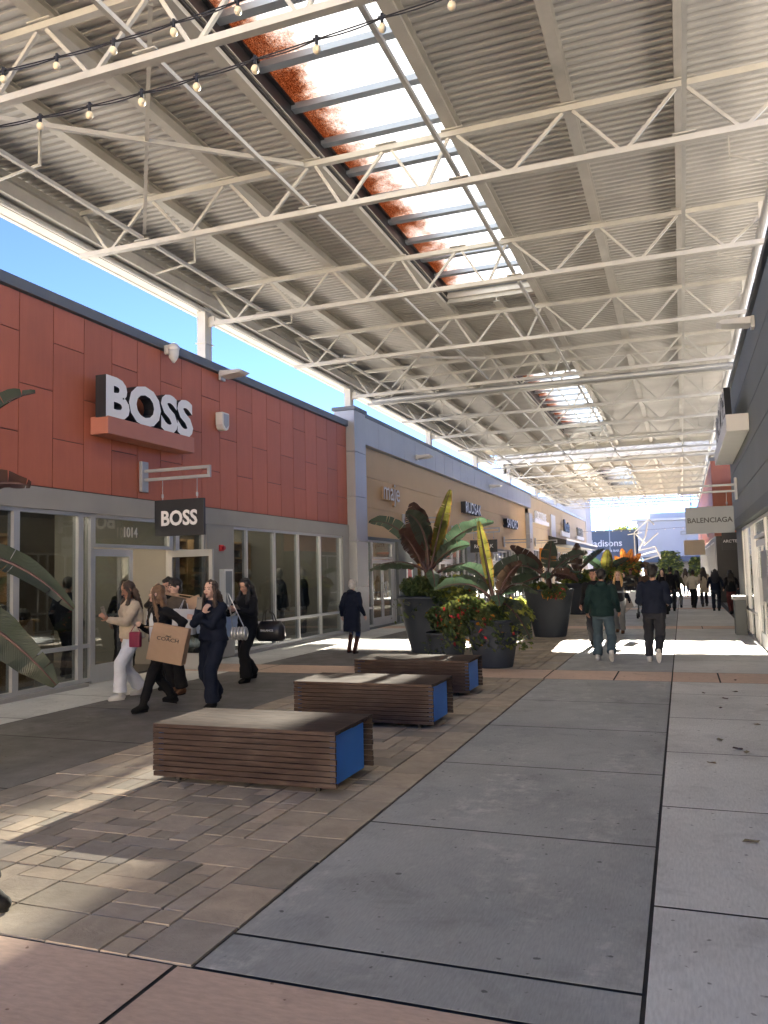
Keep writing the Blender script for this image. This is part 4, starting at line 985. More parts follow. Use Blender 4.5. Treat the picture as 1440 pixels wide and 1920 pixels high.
# ------------------------------------------------------------------ wall fittings
def floodlight(x, y, z, side, label):
    t = thing('wall_light', label, 'wall light', (x, y, z), 0, 'wall lights under the parapets')
    m = MB(); m.box(min(x,x+side*.06), max(x,x+side*.06), y-.09, y+.09, z-.1, z+.1); m.build('mount', M['offwhite'], t, bevel=.01)
    m = MB(); s = side
    m.prism([(.06,-.05),(.5,-.01),(.58,.03),(.5,.06),(.06,.07)], lambda u,v,w: (x+s*u, y-.17+w, z+v), .34); m.build('head', M['offwhite'], t, bevel=.012, recalc=True)
floodlight(-8.56, 13.9, 5.66, 1, 'pale wall light over the terracotta shop, right of the camera dome')
floodlight(1.30, 14.2, 5.55, -1, 'pale wall light high on the charcoal grey wall')
floodlight(-8.40, 26.2, 5.55, 1, 'first wall light along the zinc parapet')
floodlight(-8.40, 37.5, 5.6, 1, 'second wall light along the zinc parapet')
t = thing('security_camera', 'white dome camera at the parapet above the terracotta panels', 'camera', (-8.53, 12.0, 5.7))
m = MB(); m.box(-8.53, -8.43, 11.95, 12.05, 5.62, 5.78); m.ell((-8.36,12.0,5.72), .11, .11, .09, 14, 8); m.build('housing', M['offwhite'], t, smooth=True)
m = MB(); m.tube([(-8.36,12,5.68),(-8.36,12,5.55),(-8.36,12,5.45)], [.10,.085,.02], 14); m.build('dome', M['offwhite'], t, smooth=True)
t = thing('wall_speaker', 'rounded pale loudspeaker on the terracotta wall right of the big letters', 'loudspeaker', (-8.59, 13.85, 4.7))
m = MB(); m.prism([(-.13,.17),(-.13,-.08),(-.09,-.17),(0,-.2),(.09,-.17),(.13,-.08),(.13,.17)], lambda u,v,w: (-8.585+w, 13.85+u, 4.72+v), .17); m.build('cabinet', M['offwhite'], t, bevel=.02, recalc=True)
m = MB(); m.prism([(-.09,.13),(-.09,-.08),(0,-.15),(.09,-.08),(.09,.13)], lambda u,v,w: (-8.415+w, 13.85+u, 4.72+v), .008); m.build('grille', M['alu'], t, recalc=True)
t = thing('fire_alarm', 'small red fire alarm horn on the grey pier beside the shop door', 'fire alarm', (-8.57, 13.85, 2.2))
m = MB(); m.box(-8.57, -8.52, 13.79, 13.91, 2.12, 2.24); m.build('base', M['fl_red'], t, bevel=.006)
m = MB(); m.tube([(-8.52,13.85,2.18),(-8.47,13.85,2.18)], .04, 12); m.build('horn', M['fl_red'], t)
t = thing('notice_case', 'white illuminated looking notice case on the grey pier', 'notice case', (-8.57, 14.0, 1.4))
m = MB(); m.box(-8.57, -8.45, 13.8, 14.12, 1.02, 1.76); m.build('case', M['white'], t, bevel=.006); m = MB(); m.box(-8.449, -8.445, 13.84, 14.08, 1.06, 1.72); m.build('panel', M['signgrey'], t)
t = thing('poster', 'red and white poster on the dark pier left of the tallest plant', 'poster', (-8.5, 25.4, 1.4)); m = MB(); m.box(-8.498, -8.48, 25.1, 25.7, 1.2, 1.95); m.build('board', M['white'], t); m = MB(); m.box(-8.479, -8.476, 25.2, 25.6, 1.4, 1.75); m.build('print', M['fl_red'], t)
t = thing('door_sign', 'pale grey board on the glazing at the right edge of the picture', 'sign board', (1.3, 13.9, 1.4)); m = MB(); m.box(1.20, 1.262, 13.4, 14.3, 1.02, 1.82); m.build('board', M['signgrey'], t, bevel=.004)
for zz in (1.2, 1.6):
    m = MB(); m.box(1.262, 1.30, 13.8, 13.9, zz, zz+.04); m.build('bracket', M['alu'], t)
t = thing('door_mat', 'pale ribbed threshold plate before the right hand doors', 'threshold', (1.15, 17.5, 0)); m = MB(); m.box(.98, 1.3, 16.7, 18.3, .002, .02); m.build('plate', M['alu_l'], t)
for q in range(7):
    m = MB(); m.box(1.0+q*.042, 1.02+q*.042, 16.75, 18.25, .0205, .027); m.build('ridge', M['offwhite'], t)
# ------------------------------------------------------------------ festoon lights
def festoon(y, z, x0, x1, step, off, label, sag=.05):
    t = thing('string_lights', label, 'string lights', (x0, y, z), 0, 'bulb strings hung across the canopy')
    pts = []; n = int((x1-x0)/.06)
    hp = lambda x: z + sag*(-math.cos((x-off)/step*2*math.pi)*0) + .06*math.sin((x-x0)*.9)
    for k in (0, 1):
        pts = [(x0+i*(x1-x0)/n, y+.008*k, hp(x0+i*(x1-x0)/n)-(.018 if k else 0)*abs(math.sin(math.pi*(x0+i*(x1-x0)/n-off)/step))) for i in range(n+1)]
        m = MB(); m.tube(pts, .006, 5); m.build('cable', M['rubber'], t)
    x = off
    while x < x1:
        if x > x0:
            zz = hp(x); m = MB(); m.tube([(x,y,zz+.03),(x,y,zz-.045)], .014, 8); m.box(x-.03,x+.03,y-.008,y+.008,zz-.006,zz+.012); s = m.build('socket', M['rubber'], t)
            m = MB(); m.ell((x,y,zz-.085), .032, .032, .038, 12, 8); m.build('bulb', M['bulb'], s, smooth=True)
        x += step
festoon(5.4, 6.27, -9.4, 1.3, .61, -8.63, 'upper string of bulbs crossing the top left corner')
festoon(5.4, 5.74, -9.2, 1.3, .54, -8.93, 'lower string of bulbs crossing below the first truss')
festoon(75.5, 5.0, -8.4, 1.4, .75, -8.0, 'far string of bulbs across the end of the canopy')
# ------------------------------------------------------------------ sculpture of crossing bars
t = thing('sculpture', 'white open sculpture of crossing bars on a plinth at the end of the mall', 'sculpture', (-3.2, 70, 0))
m = MB(); m.tube([(-3.6,70,0),(-3.6,70,2.3)], [.5,.42], 12); m.build('plinth', M['offwhite'], t)
S_ = [((-3.6,70,2.3),(-3.6,70,4.4)),((-4.1,69.8,4.35),(-3.0,70.2,4.5)),((-3.6,70,4.5),(-2.4,70.3,5.6)),((-2.4,70.3,5.6),(-2.0,69.7,5.1)),((-3.5,70,4.4),(-2.8,70.4,3.6)),((-2.9,70,3.4),(-1.7,69.5,4.4)),((-3.3,70,3.0),(-2.0,70.2,3.3)),((-3.2,69.6,2.6),(-1.9,70,2.9)),((-2.0,70.2,3.3),(-1.6,69.9,2.3)),((-2.5,70.1,5.3),(-2.7,69.8,4.2)),((-2.7,69.8,4.2),(-3.3,70.2,3.1)),((-3.0,70,2.2),(-1.6,69.9,2.6))]
for p, q in S_:
    m = MB(); m.bar(p, q, .085, .085); m.build('bar', M['offwhite'], t)
# street lamp, lamp post
t = thing('lamp_post', 'thin lamp post between the dark restaurant and the sculpture', 'lamp post', (-8.3, 104, 0))
m = MB(); m.tube([(-8.3,104,0),(-8.3,104,8.0)], [.09,.05], 8); m.build('pole', M['alu'], t); m = MB(); m.box(-8.6,-8.0,103.9,104.1,8.0,8.08); m.build('head', M['alu'], t)
# fallen leaves and specks on the right walk
rnd = random.Random(4)
LV = [(.33,9.9),(.62,8.95),(.41,10.6),(.55,11.2),(.86,10.2),(.25,8.1),(.38,7.75),(.44,7.62),(.95,10.6),(.15,7.15),(.18,11.0),(.30,5.2),(.62,12.3),(1.0,9.2)]
names_ = ['nearest to the right edge','beside the second joint','left of the band','just before the peach band','near the shop wall','close to the grey joint line','above the cross joint','touching the cross joint','by the charcoal shop','left on the pale walk','small one near the kerb strip','lonely one on the near slab','tiny one on the peach band','one under the charcoal lintel']
for i, (x, y) in enumerate(LV):
    m = MB(); a = rnd.random()*6.28; k = rnd.uniform(.02, .035); P = []
    for j in range(8):
        b = j/8*6.28; r_ = k*(1+.35*math.cos(b*2)+.2*rnd.random()); P.append((x+math.cos(a+b)*r_*1.3, y+math.sin(a+b)*r_, .006+.012*abs(math.cos(b*1.5))))
    m.add(P+[(x,y,.006)], [(8,j,(j+1)%8) for j in range(8)])
    m.build('fallen_leaf', M['lf_red'] if i % 2 else M['stalk'], None, 'curled brown fallen leaf on the pale walk, '+names_[i], 'fallen leaf', 'fallen leaves on the right walk')
# shop mannequins
def mannequin(y, x, label, jk, rot=0):
    t = local_thing('mannequin', label, 'mannequin', (x, y, .012), rot, 'mannequins in the terracotta shop windows')
    m = MB(); m.loft([(0,0,.82,.15,.10),(0,0,1.0,.13,.09),(0,0,1.3,.18,.11),(0,0,1.42,.16,.09),(0,0,1.47,.05,.05),(0,0,1.55,.05,.05)]); m.ell((0,0,1.66), .075, .095, .12)
    for s in (-1, 1): m.capsule((s*.08,0,.85), (s*.1,0,.1), .08, .045)
    m.box(-.25, .25, -.2, .2, 0, .02); m.build('body', M['mannequin'], t, smooth=True)
    m = MB(); m.loft([(0,0,.78,.21,.15),(0,0,1.05,.19,.14),(0,0,1.32,.23,.15),(0,0,1.44,.17,.11),(0,0,1.5,.09,.08)])
    for s in (-1, 1): m.capsule((s*.2,0,1.38), (s*.27,.02,1.1), .07, .06); m.capsule((s*.27,.02,1.1), (s*.25,.08,.85), .06, .045)
    m.build('jacket', jk, t, smooth=True)
    m = MB()
    for s in (-1, 1): m.capsule((s*.09,0,.85), (s*.1,0,.12), .095, .065)
    m.build('trousers', M['intdark'], t, smooth=True)
jg = mat('gold_quilted_jacket', (.45,.30,.12), .4, 0, .2, 5); jn = mat('navy_suit', (.03,.04,.06), .7); jt = mat('grey_patterned_top', (.25,.25,.24), .7, 0, .3, 12)
mannequin(15.6, -9.4, 'mannequin in a gold quilted jacket behind the first big window pane', jg, -1.6)
mannequin(16.7, -9.6, 'mannequin in a patterned grey top behind the second pane', jt, -1.5)
mannequin(17.9, -9.4, 'mannequin in a dark suit behind the third pane', jn, -1.6)
mannequin(19.2, -9.4, 'mannequin in a long navy coat by the last pane', jn, -1.4)
# ------------------------------------------------------------------ people
def cloth(name, c, rough=.85, var=.12): return mat(name, c, rough, 0, var, 9, .25, 160, .2)
CL = dict(navy=cloth('navy_cloth', (.010,.014,.028)), black=cloth('black_cloth', (.012,.012,.014)), green=cloth('dark_green_sweatshirt', (.010,.026,.026)), char=cloth('charcoal_cloth', (.028,.03,.038)),
    slate=cloth('slate_denim', (.055,.085,.11)), jean=cloth('blue_denim', (.02,.035,.10)), fleece=cloth('cream_fleece', (.50,.42,.33), .95, .2), whitec=cloth('white_trousers', (.62,.65,.74)), grey=cloth('grey_trousers', (.20,.20,.20)),
    brown=cloth('brown_cloth', (.10,.06,.045)), beige=cloth('beige_coat', (.40,.35,.28)), cream=cloth('cream_jacket', (.50,.46,.38)), shoeW=cloth('white_shoe', (.55,.55,.55)), shoeB=cloth('black_shoe', (.012,.012,.012)), shoeT=cloth('tan_shoe', (.16,.08,.045)), boot=cloth('brown_boot', (.055,.018,.013), .4), tee=cloth('white_top', (.60,.62,.64)), olive=cloth('olive_cloth', (.07,.07,.04)), maroon=cloth('maroon_cloth', (.10,.03,.03)), taupe=cloth('taupe_top', (.09,.075,.06)))
SK = dict(a=mat('skin', (.48,.28,.20), .55, 0, .06, 12), b=mat('tan_skin', (.36,.19,.13), .55, 0, .06, 12), c=mat('fair_skin', (.58,.38,.30), .55, 0, .05, 12))
def hairm(n, c): return mat(n, c, .45, 0, .35, 30, .6, 120, .5, stretch=(3,3,.4))
HR = dict(black=hairm('black_hair', (.010,.008,.008)), brown=hairm('brown_hair', (.045,.025,.016)), blonde=hairm('blonde_hair', (.48,.30,.13)), grey=hairm('grey_hair', (.55,.52,.48)), ombre=hairm('light_brown_hair', (.15,.085,.045)))
LIP = mat('lips', (.32,.10,.09), .5); EYE = mat('eye_dark', (.015,.01,.01), .3); EYW = mat('eye_white', (.12,.09,.08), .4)
def remeshed(mb, name, mats, parent, vox, disp=0, freq=9, it=4, **k):
    me = bpy.data.meshes.new('t'); me.from_pydata(mb.v, [], mb.f)
    bm = bmesh.new(); bm.from_mesh(me); bmesh.ops.recalc_face_normals(bm, faces=bm.faces); bm.to_mesh(me); bm.free()
    o = bpy.data.objects.new('t', me)
    r = o.modifiers.new('r', 'REMESH'); r.mode = 'VOXEL'; r.voxel_size = vox; r.use_smooth_shade = True
    s = o.modifiers.new('s', 'SMOOTH'); s.factor = .5; s.iterations = it
    m2 = evaluated(o); bpy.data.meshes.remove(me)
    if disp:
        for v in m2.vertices:
            c = v.co; q = noise.noise(Vector((c.x*freq+7, c.y*freq, c.z*freq*1.7+3)))+.5*noise.noise(Vector((c.x*freq*2.3, c.y*freq*2.3+c.z*9, c.z*freq*2)))
            v.co = c + v.normal*disp*q
    m2.materials.clear(); m2.materials.append(mats); m2.polygons.foreach_set('use_smooth', [True]*len(m2.polygons)); m2.name = name
    ob = bpy.data.objects.new(name, m2); COL.objects.link(ob); ob.parent = parent; OFF[ob.name] = Vector((0,0,0))
    return prop(ob, **k)
def ik(a, b, l1, l2, pole):
    a, b = Vector(a), Vector(b); d = b-a; L_ = min(d.length, (l1+l2)*.995); dn = d.normalized(); b2 = a+dn*L_
    x = (l1*l1-l2*l2+L_*L_)/(2*L_); h = math.sqrt(max(0, l1*l1-x*x)); p = Vector(pole); p = (p-dn*p.dot(dn)).normalized()
    return a+dn*x+p*h, b2
def hand(mb, wrist, dirv, palm_n, sd, s, curl=.5):
    """palm with four unequal curled fingers and a thumb leaving its side"""
    d = Vector(dirv).normalized(); n = Vector(palm_n); n = (n-d*n.dot(d)).normalized(); x = d.cross(n)*sd
    w = Vector(wrist); pc = w+d*.045*s
    mb.capsule(w, w+d*.075*s, .024*s, .030*s, 8); mb.capsule(pc+x*.018*s, pc+x*.022*s+d*.03*s, .018*s, .017*s, 8); mb.capsule(pc-x*.018*s, pc-x*.022*s+d*.03*s, .018*s, .017*s, 8)
    for i, ln in enumerate((.068, .078, .073, .058)):
        b = w+d*.082*s+x*(.030-.02*i)*s; d1 = (d*math.cos(curl*.6)+n*math.sin(curl*.6)); d2 = (d*math.cos(curl*1.6)+n*math.sin(curl*1.6)); d3 = (d*math.cos(curl*2.4)+n*math.sin(curl*2.4))
        p1 = b+d1*ln*.45*s; p2 = p1+d2*ln*.32*s; p3 = p2+d3*ln*.25*s
        for p, q in ((b,p1),(p1,p2),(p2,p3)): mb.capsule(p, q, .0088*s, .0082*s, 7)
    b = w+d*.025*s+x*.028*s; p1 = b+(x*.7+d*.6+n*.3).normalized()*.038*s; p2 = p1+(x*.15+d*.8+n*.6).normalized()*.03*s
    mb.capsule(b, p1, .012*s, .010*s, 7); mb.capsule(p1, p2, .010*s, .0085*s, 7)
def person(loc, heading, H, label, feet, hands, top=('black', .62, 1.0), pants=('black', .075, .06, .1), shoes=('shoeB', 0), skin='a', hair=('black', 'long'), sex='f', head=(0, 0), lean=.03, vox=.013, face=True, drop=.0, handdir=None, poles=None, inner=None, group='people walking through the mall', z0=0, hood=False, palms=None):
    rz = math.atan2(-heading[0], heading[1]); t = local_thing('person', label, 'person', (loc[0], loc[1], z0), rz, group)
    s = H/1.70; f = sex == 'f'; V = Vector; sh = (.165 if f else .195)*s; hp = .09*s
    P = V((0, 0, (.90-drop)*s)); C = P+V((0, lean, .485*s)); N0 = C+V((0, .005, .02*s)); N1 = C+V((0, .02*s, .10*s)); Hc = C+V((0, .035*s, .188*s))
    Rh = Matrix.Rotation(head[0], 3, 'Z') @ Matrix.Rotation(head[1], 3, 'X'); hd = lambda x, y, z: Hc+Rh @ V((x, y, z))*s*1.02
    J = {}
    for i, sd in ((0, -1), (1, 1)):
        ft = feet[i]; an = V((ft[0], ft[1], ft[2]+.085*s)); hj = P+V((sd*hp, 0, -.02)); kn, an = ik(hj, an, .44*s, .42*s, (sd*.05, 1, 0)); J['leg', i] = (hj, kn, an)
        sj = C+V((sd*sh, 0, -.045*s)); hn = V(hands[i]); pole = poles[i] if poles else (sd*.12, -1, -.2); el, hn = ik(sj, hn, .285*s, .255*s, pole); J['arm', i] = (sj, el, hn)
    b = MB(); k = .92 if f else 1.0
    b.loft([(0,0,P.z-.10*s,.10*s,.08*s), (0,0,P.z,.155*s*k,.105*s), (0,lean*.4,P.z+.16*s,(.115 if f else .14)*s,.085*s), (0,lean*.75,P.z+.33*s,.145*s*k,.105*s), (0,lean,C.z-.04*s,sh*.95,.085*s), (0,lean,C.z+.02*s,.09*s,.06*s), (0,lean+.01,C.z+.045*s,.055*s,.05*s)])
    b.capsule(N0, N1+V((0,.01,.03*s)), .052*s*k, .048*s*k)
    b.ell(Hc+Rh@V((0,0,.018))*s, .074*s, .094*s, .102*s, 18, 12, Rh); b.ell(hd(0,.022,-.055), .056*s, .066*s, .062*s, 14, 9, Rh); b.capsule(hd(0,.080,-.092), hd(0,.072,-.095), .020*s, .020*s, 8)
    b.capsule(hd(0,.088,.012), hd(0,.108,-.026), .008*s, .014*s, 8)
    for sd in (-1, 1): b.ell(hd(sd*.076,-.006,-.01), .012*s, .022*s, .032*s, 8, 6, Rh); b.capsule(hd(sd*.038,.074,-.022), hd(sd*.044,.066,-.032), .018*s, .018*s, 8)
    for i, sd in ((0, -1), (1, 1)):
        hj, kn, an = J['leg', i]; b.capsule(hj, kn, .078*s, .050*s); b.capsule(kn, kn+(an-kn)*.35, .048*s, .052*s); b.capsule(kn+(an-kn)*.35, an, .052*s, .034*s); b.capsule(an, an+V((0,.09*s,-.05*s)), .036*s, .022*s)
        sj, el, hn = J['arm', i]; b.capsule(sj, el, .048*s*k, .037*s*k); b.capsule(el, hn, .037*s*k, .025*s*k)
        hv = handdir[i] if handdir else (hn-el); pn = palms[i] if palms else (-sd, .2, 0); hand(b, hn, hv, pn, (1 if sd < 0 else -1), s, .55)
    remeshed(b, 'body', SK[skin], t, min(vox, .0085) if face else vox, it=2)
    if face:
        for sd in (-1, 1):
            m = MB(); m.ell(hd(sd*.031,.0825,.006), .0165*s, .007*s, .0075*s, 10, 6, Rh); e = m.build('eye', EYW, t, smooth=True); m = MB(); m.ell(hd(sd*.031,.0885,.006), .0075*s, .004*s, .0075*s, 8, 6, Rh); m.build('iris', EYE, e, smooth=True)
            m = MB(); m.tube([hd(sd*.012,.0925,.027), hd(sd*.032,.0905,.032), hd(sd*.051,.077,.026)], [.0035*s,.0045*s,.002*s], 6); m.build('eyebrow', HR['brown' if hair[0] in ('blonde', 'ombre') else 'black'], t)
        m = MB(); m.ell(hd(0,.0935,-.056), .023*s, .008*s, .0065*s, 10, 6, Rh); m.ell(hd(0,.0925,-.066), .018*s, .008*s, .0065*s, 10, 6, Rh); m.build('mouth', LIP, t, smooth=True)
    # hair
    h = MB(); hc, hs = hair
    h.ell(hd(0,-.020,.036), .086*s, .098*s, .098*s, 18, 12, Rh)
    if hs in ('long', 'curly', 'verylong'):
        ln = dict(long=.32, verylong=.44, curly=.36)[hs]*s; w = .034 if hs != 'curly' else .05
        h.ell(hd(0,-.048,-.03), .084*s, .062*s, .10*s, 14, 9, Rh)
        for sd in (-1, 1):
            a = hd(sd*.066,.028,.055); c = hd(sd*.083,.018,-.05); e = C+V((sd*.105*s, .055*s+lean, -.06*s-(ln-.26*s))); h.capsule(a, c, .024*s, .026*s); h.capsule(c, e+V((0,0,.10*s)), .028*s, w*s); h.capsule(e+V((0,0,.10*s)), e, w*s, .016*s)
        for q in range(5):
            a = hd((q-2)*.036,-.072,-.05); e = V(((q-2)*.060*s, C.y-.115*s, C.z+.04*s-ln)); h.capsule(a, (a+e)/2+V((0,-.02,0)), .04*s, .045*s); h.capsule((a+e)/2+V((0,-.02,0)), e, .045*s, .02*s)
    elif hs == 'short': h.ell(hd(0,-.036,.0), .082*s, .078*s, .085*s, 14, 9, Rh); h.ell(hd(0,.045,.085), .062*s, .045*s, .035*s, 12, 8, Rh)
    elif hs == 'fluffy':
        for q in range(14): h.ell(hd(.05*math.cos(q*1.9),-.02+.055*math.sin(q*2.7),.06+.035*math.sin(q*1.3)), .05*s, .05*s, .05*s, 8, 6)
        h.ell(hd(0,-.04,-.01), .086*s, .078*s, .09*s, 14, 9, Rh)
    elif hs == 'bob': h.ell(hd(0,-.03,-.012), .092*s, .085*s, .095*s, 14, 9, Rh)
    elif hs == 'beanie': h.ell(hd(0,-.01,.052), .092*s, .104*s, .092*s, 14, 9, Rh); h.ell(hd(0,-.055,-.03), .075*s, .05*s, .09*s, 12, 8, Rh)
    remeshed(h, 'hair', HR[hc], t, max(vox, .010), .012, 26 if hs != 'curly' else 18, it=1)
    # trousers
    pc, r0, r1, cuff = pants; m = MB()
    m.loft([(0,0,P.z-.13*s,.135*s,.10*s), (0,0,P.z-.02*s,.170*s*k,.122*s), (0,lean*.3,P.z+.09*s,(.140 if f else .155)*s,.108*s)])
    for i in (0, 1):
        hj, kn, an = J['leg', i]; e = an+(kn-an)*cuff; m.capsule(hj, kn, (r0+.016)*s, r0*.92*s); m.tube([kn, (kn+e)/2, e], [r0*.92*s, (r0*.9+r1)/2*s, r1*s], 12); m.capsule(kn, kn, r0*.92*s, r0*.92*s)
    remeshed(m, 'trousers', CL[pc], t, vox, .011, 8, it=3)
    # shoes
    for i in (0, 1):
        hj, kn, an = J['leg', i]; ft = feet[i]; pitch = ft[3] if len(ft) > 3 else 0; Rf = Matrix.Rotation(pitch, 3, 'X'); m = MB()
        q = lambda x, y, z: an+Rf @ V((x, y, z))*s
        m.capsule(q(0,-.045,-.040), q(0,.03,-.035), .044*s, .050*s, 12); m.capsule(q(0,.03,-.035), q(0,.145,-.055), .052*s, .034*s, 12); m.capsule(q(.012,.10,-.06), q(-.012,.10,-.06), .03*s, .03*s, 10); m.capsule(q(0,-.02,-.02), q(0,-.01,.02), .042*s, .045*s, 12)
        if shoes[1]: m.capsule(an, an+(kn-an)*shoes[1], .050*s, .058*s, 12)
        sh_ = remeshed(m, 'shoe', CL[shoes[0]], t, min(vox, .012), .002, 30, it=2)
        m = MB(); P_ = []
        for j in range(16):
            a = 2*math.pi*j/16; P_.append((.043*math.cos(a)*(1-.12*math.sin(a)), .045+.122*math.sin(a)))
        m.prism(P_, lambda u, v, w: q(u, v, -.092+w), .020); m.build('sole', CL['shoeW'] if shoes[0] == 'shoeW' else CL['shoeB'], sh_, recalc=True)
    # top
    tc, tz, fat = top; zb = tz*s; m = MB(); g = fat
    secs = [(0,0,zb,.185*s*k*g,.135*s*g)]
    if zb < P.z-.1*s: secs.append((0,0,P.z-.05*s,.180*s*k*g,.132*s*g))
    if zb < P.z+.1*s: secs.append((0,lean*.4,P.z+.14*s,(.150 if f else .168)*s*g,.118*s*g))
    secs += [(0,lean*.75,P.z+.33*s,.168*s*k*g,.128*s*g), (0,lean,C.z-.05*s,sh*1.06,.105*s*g), (0,lean,C.z+.012*s,.115*s,.078*s), (0,lean+.01,C.z+.05*s,.066*s,.062*s)]
    m.loft(secs)
    for i, sd in ((0, -1), (1, 1)):
        sj, el, hn = J['arm', i]; m.capsule(sj, el, .066*s*g*k, .056*s*g*k); m.capsule(el, hn-(hn-el)*.06, .055*s*g*k, .041*s*g*k)
    if hood: m.ell((0, lean-.09*s, C.z+.02*s), .10*s, .05*s, .07*s, 12, 8)
    remeshed(m, 'jacket' if g > 1.02 else 'top', CL[tc], t, vox, .012, 9, it=3)
    if inner:
        m = MB(); m.loft([(0,.018*s+lean*.3,zb-.03*s,.105*s,.125*s*g), (0,.018*s+lean*.75,P.z+.33*s,.075*s,.125*s*g), (0,.015*s+lean,C.z-.03*s,.055*s,.095*s)]); remeshed(m, 'shirt', CL[inner], t, vox, .003, 9, it=2)
    t['_'] = 0; del t['_']
    bpy.context.view_layer.update(); Mw = Matrix.Translation(V((loc[0], loc[1], z0))) @ Matrix.Rotation(rz, 4, 'Z')
    return t, J, Mw, s
def carry_bag(name, label, c, ax, w, h, d, m, txt=None, tcol='black', hang=None, tilt=0, size=.07, logo=False):
    """upright bag: c = centre of its mouth, ax = direction along its width"""
    t = thing(name, label, 'bag', (c[0], c[1], c[2]-h), 0, 'bags carried by shoppers'); c = Vector(c); ax = Vector(ax).normalized(); up = Matrix.Rotation(tilt, 3, ax.cross(Vector((0,0,1)))) @ Vector((0,0,1)); ax = (Matrix.Rotation(tilt, 3, ax.cross(Vector((0,0,1)))) @ ax); nr = ax.cross(up)
    def q(u, v, k): return tuple(c+ax*u+up*v+nr*k)
    b = MB(); W2, D2 = w/2, d/2; n = 7
    for sd in (-1, 1):
        vs = []; fs = []
        for i in range(n+1):
            for j in range(n+1):
                u = -W2+w*i/n; v = -h*j/n; bulge = D2*(.55+.45*min(1, j/2.5)); vs.append(q(u, v, sd*(bulge+.006*noise.noise(Vector((u*14+sd, v*14, 2))))))
        for i in range(n):
            for j in range(n):
                f = (i*(n+1)+j, i*(n+1)+j+1, (i+1)*(n+1)+j+1, (i+1)*(n+1)+j); fs.append(f if sd > 0 else f[::-1])
        b.add(vs, fs)
    for sd in (-1, 1):
        vs = []; 
        for j in range(n+1):
            v = -h*j/n; bl = D2*(.55+.45*min(1, j/2.5)); vs += [q(sd*W2, v, -bl), q(sd*(W2-.025), v, 0), q(sd*W2, v, bl)]
        b.add(vs, [(3*j+a, 3*j+a+1, 3*j+a+4, 3*j+a+3) for j in range(n) for a in (0, 1)])
    b.quad(q(-W2,-h,-D2), q(W2,-h,-D2), q(W2,-h,D2), q(-W2,-h,D2)); bo = b.build('body', m, t, smooth=False)
    for sd in (-1, 1):
        hh = MB(); e = Vector(hang) if hang else c+up*.14
        hh.tube([q(-w*.22,-.01,sd*D2*.55), e-ax*.02, e+ax*.02, q(w*.22,-.01,sd*D2*.55)], .0055, 6); hh.build('handle', m, t)
    if txt:
        x = MB(); sd = 1; text_into(x, txt, size, q(0,-h*.42,D2*1.02), tuple(ax), tuple(up), .003, .006, xs=1.25); x.build('lettering', M[tcol], bo)
    if logo:
        x = MB()
        for a, e in (((-.035,-h*.30),(.035,-h*.30)), ((-.03,-h*.26),(.0,-h*.285)), ((.0,-h*.285),(.035,-h*.255))): x.bar(q(a[0],a[1],D2*1.03), q(e[0],e[1],D2*1.03), .006, .006)
        x.build('emblem', M[tcol], bo)
    return t
def phone(c, ax, up, label):
    t = thing('phone', label, 'phone', c, 0, 'phones in shoppers hands'); c = Vector(c); ax = Vector(ax).normalized(); up = Vector(up).normalized(); nr = ax.cross(up).normalized(); m = MB(); m.bar(c-up*.075, c+up*.075, .072, .009, nr); m.build('case', M['taupe_'], t, bevel=.004)
    m = MB()
    for k_ in (-1, 1): e = c+up*.055+ax*.012*k_; m.tube([e-nr*.008, e+nr*.008], .007, 8)
    m.build('camera_lens', M['black'], t)
M['taupe_'] = mat('grey_phone_case', (.16,.15,.14), .4)
M['kraft'] = mat('kraft_paper', (.40,.27,.175), .8, 0, .08, 4, .2, 60); M['paperw'] = mat('white_paper_bag', (.55,.56,.57), .6, 0, .05); M['leatherB'] = mat('black_leather', (.012,.012,.014), .35); M['silver'] = mat('silver_leather', (.35,.36,.36), .3, .6); M['magenta'] = mat('magenta_leather', (.24,.015,.06), .4); M['clearbag'] = mat('pale_blue_plastic', (.45,.52,.60), .3)
V3 = Vector
# 1 cream fleece, phone in right hand
t1, J, Mw, s = person((-7.10, 9.22), (-.5,-.87), 1.58, 'woman in a cream fleece and white trousers looking at her phone',
    [(-.10,.22,.0), (.10,-.16,.02)], [(-.16,.40,1.08), (.26,.02,.86)], top=('fleece', .86, 1.34), pants=('whitec', .095, .10, .06), shoes=('shoeW', 0), skin='b', hair=('brown', 'long'), head=(-.2,-.45), handdir=[(-.1,.7,.5), (0,.2,-1)])
h = Mw @ J['arm', 0][2]; phone(h+V3((-.03,-.06,.10)), (1,-.2,0), (-.2,-.1,1), 'phone held up by the woman in the cream fleece')
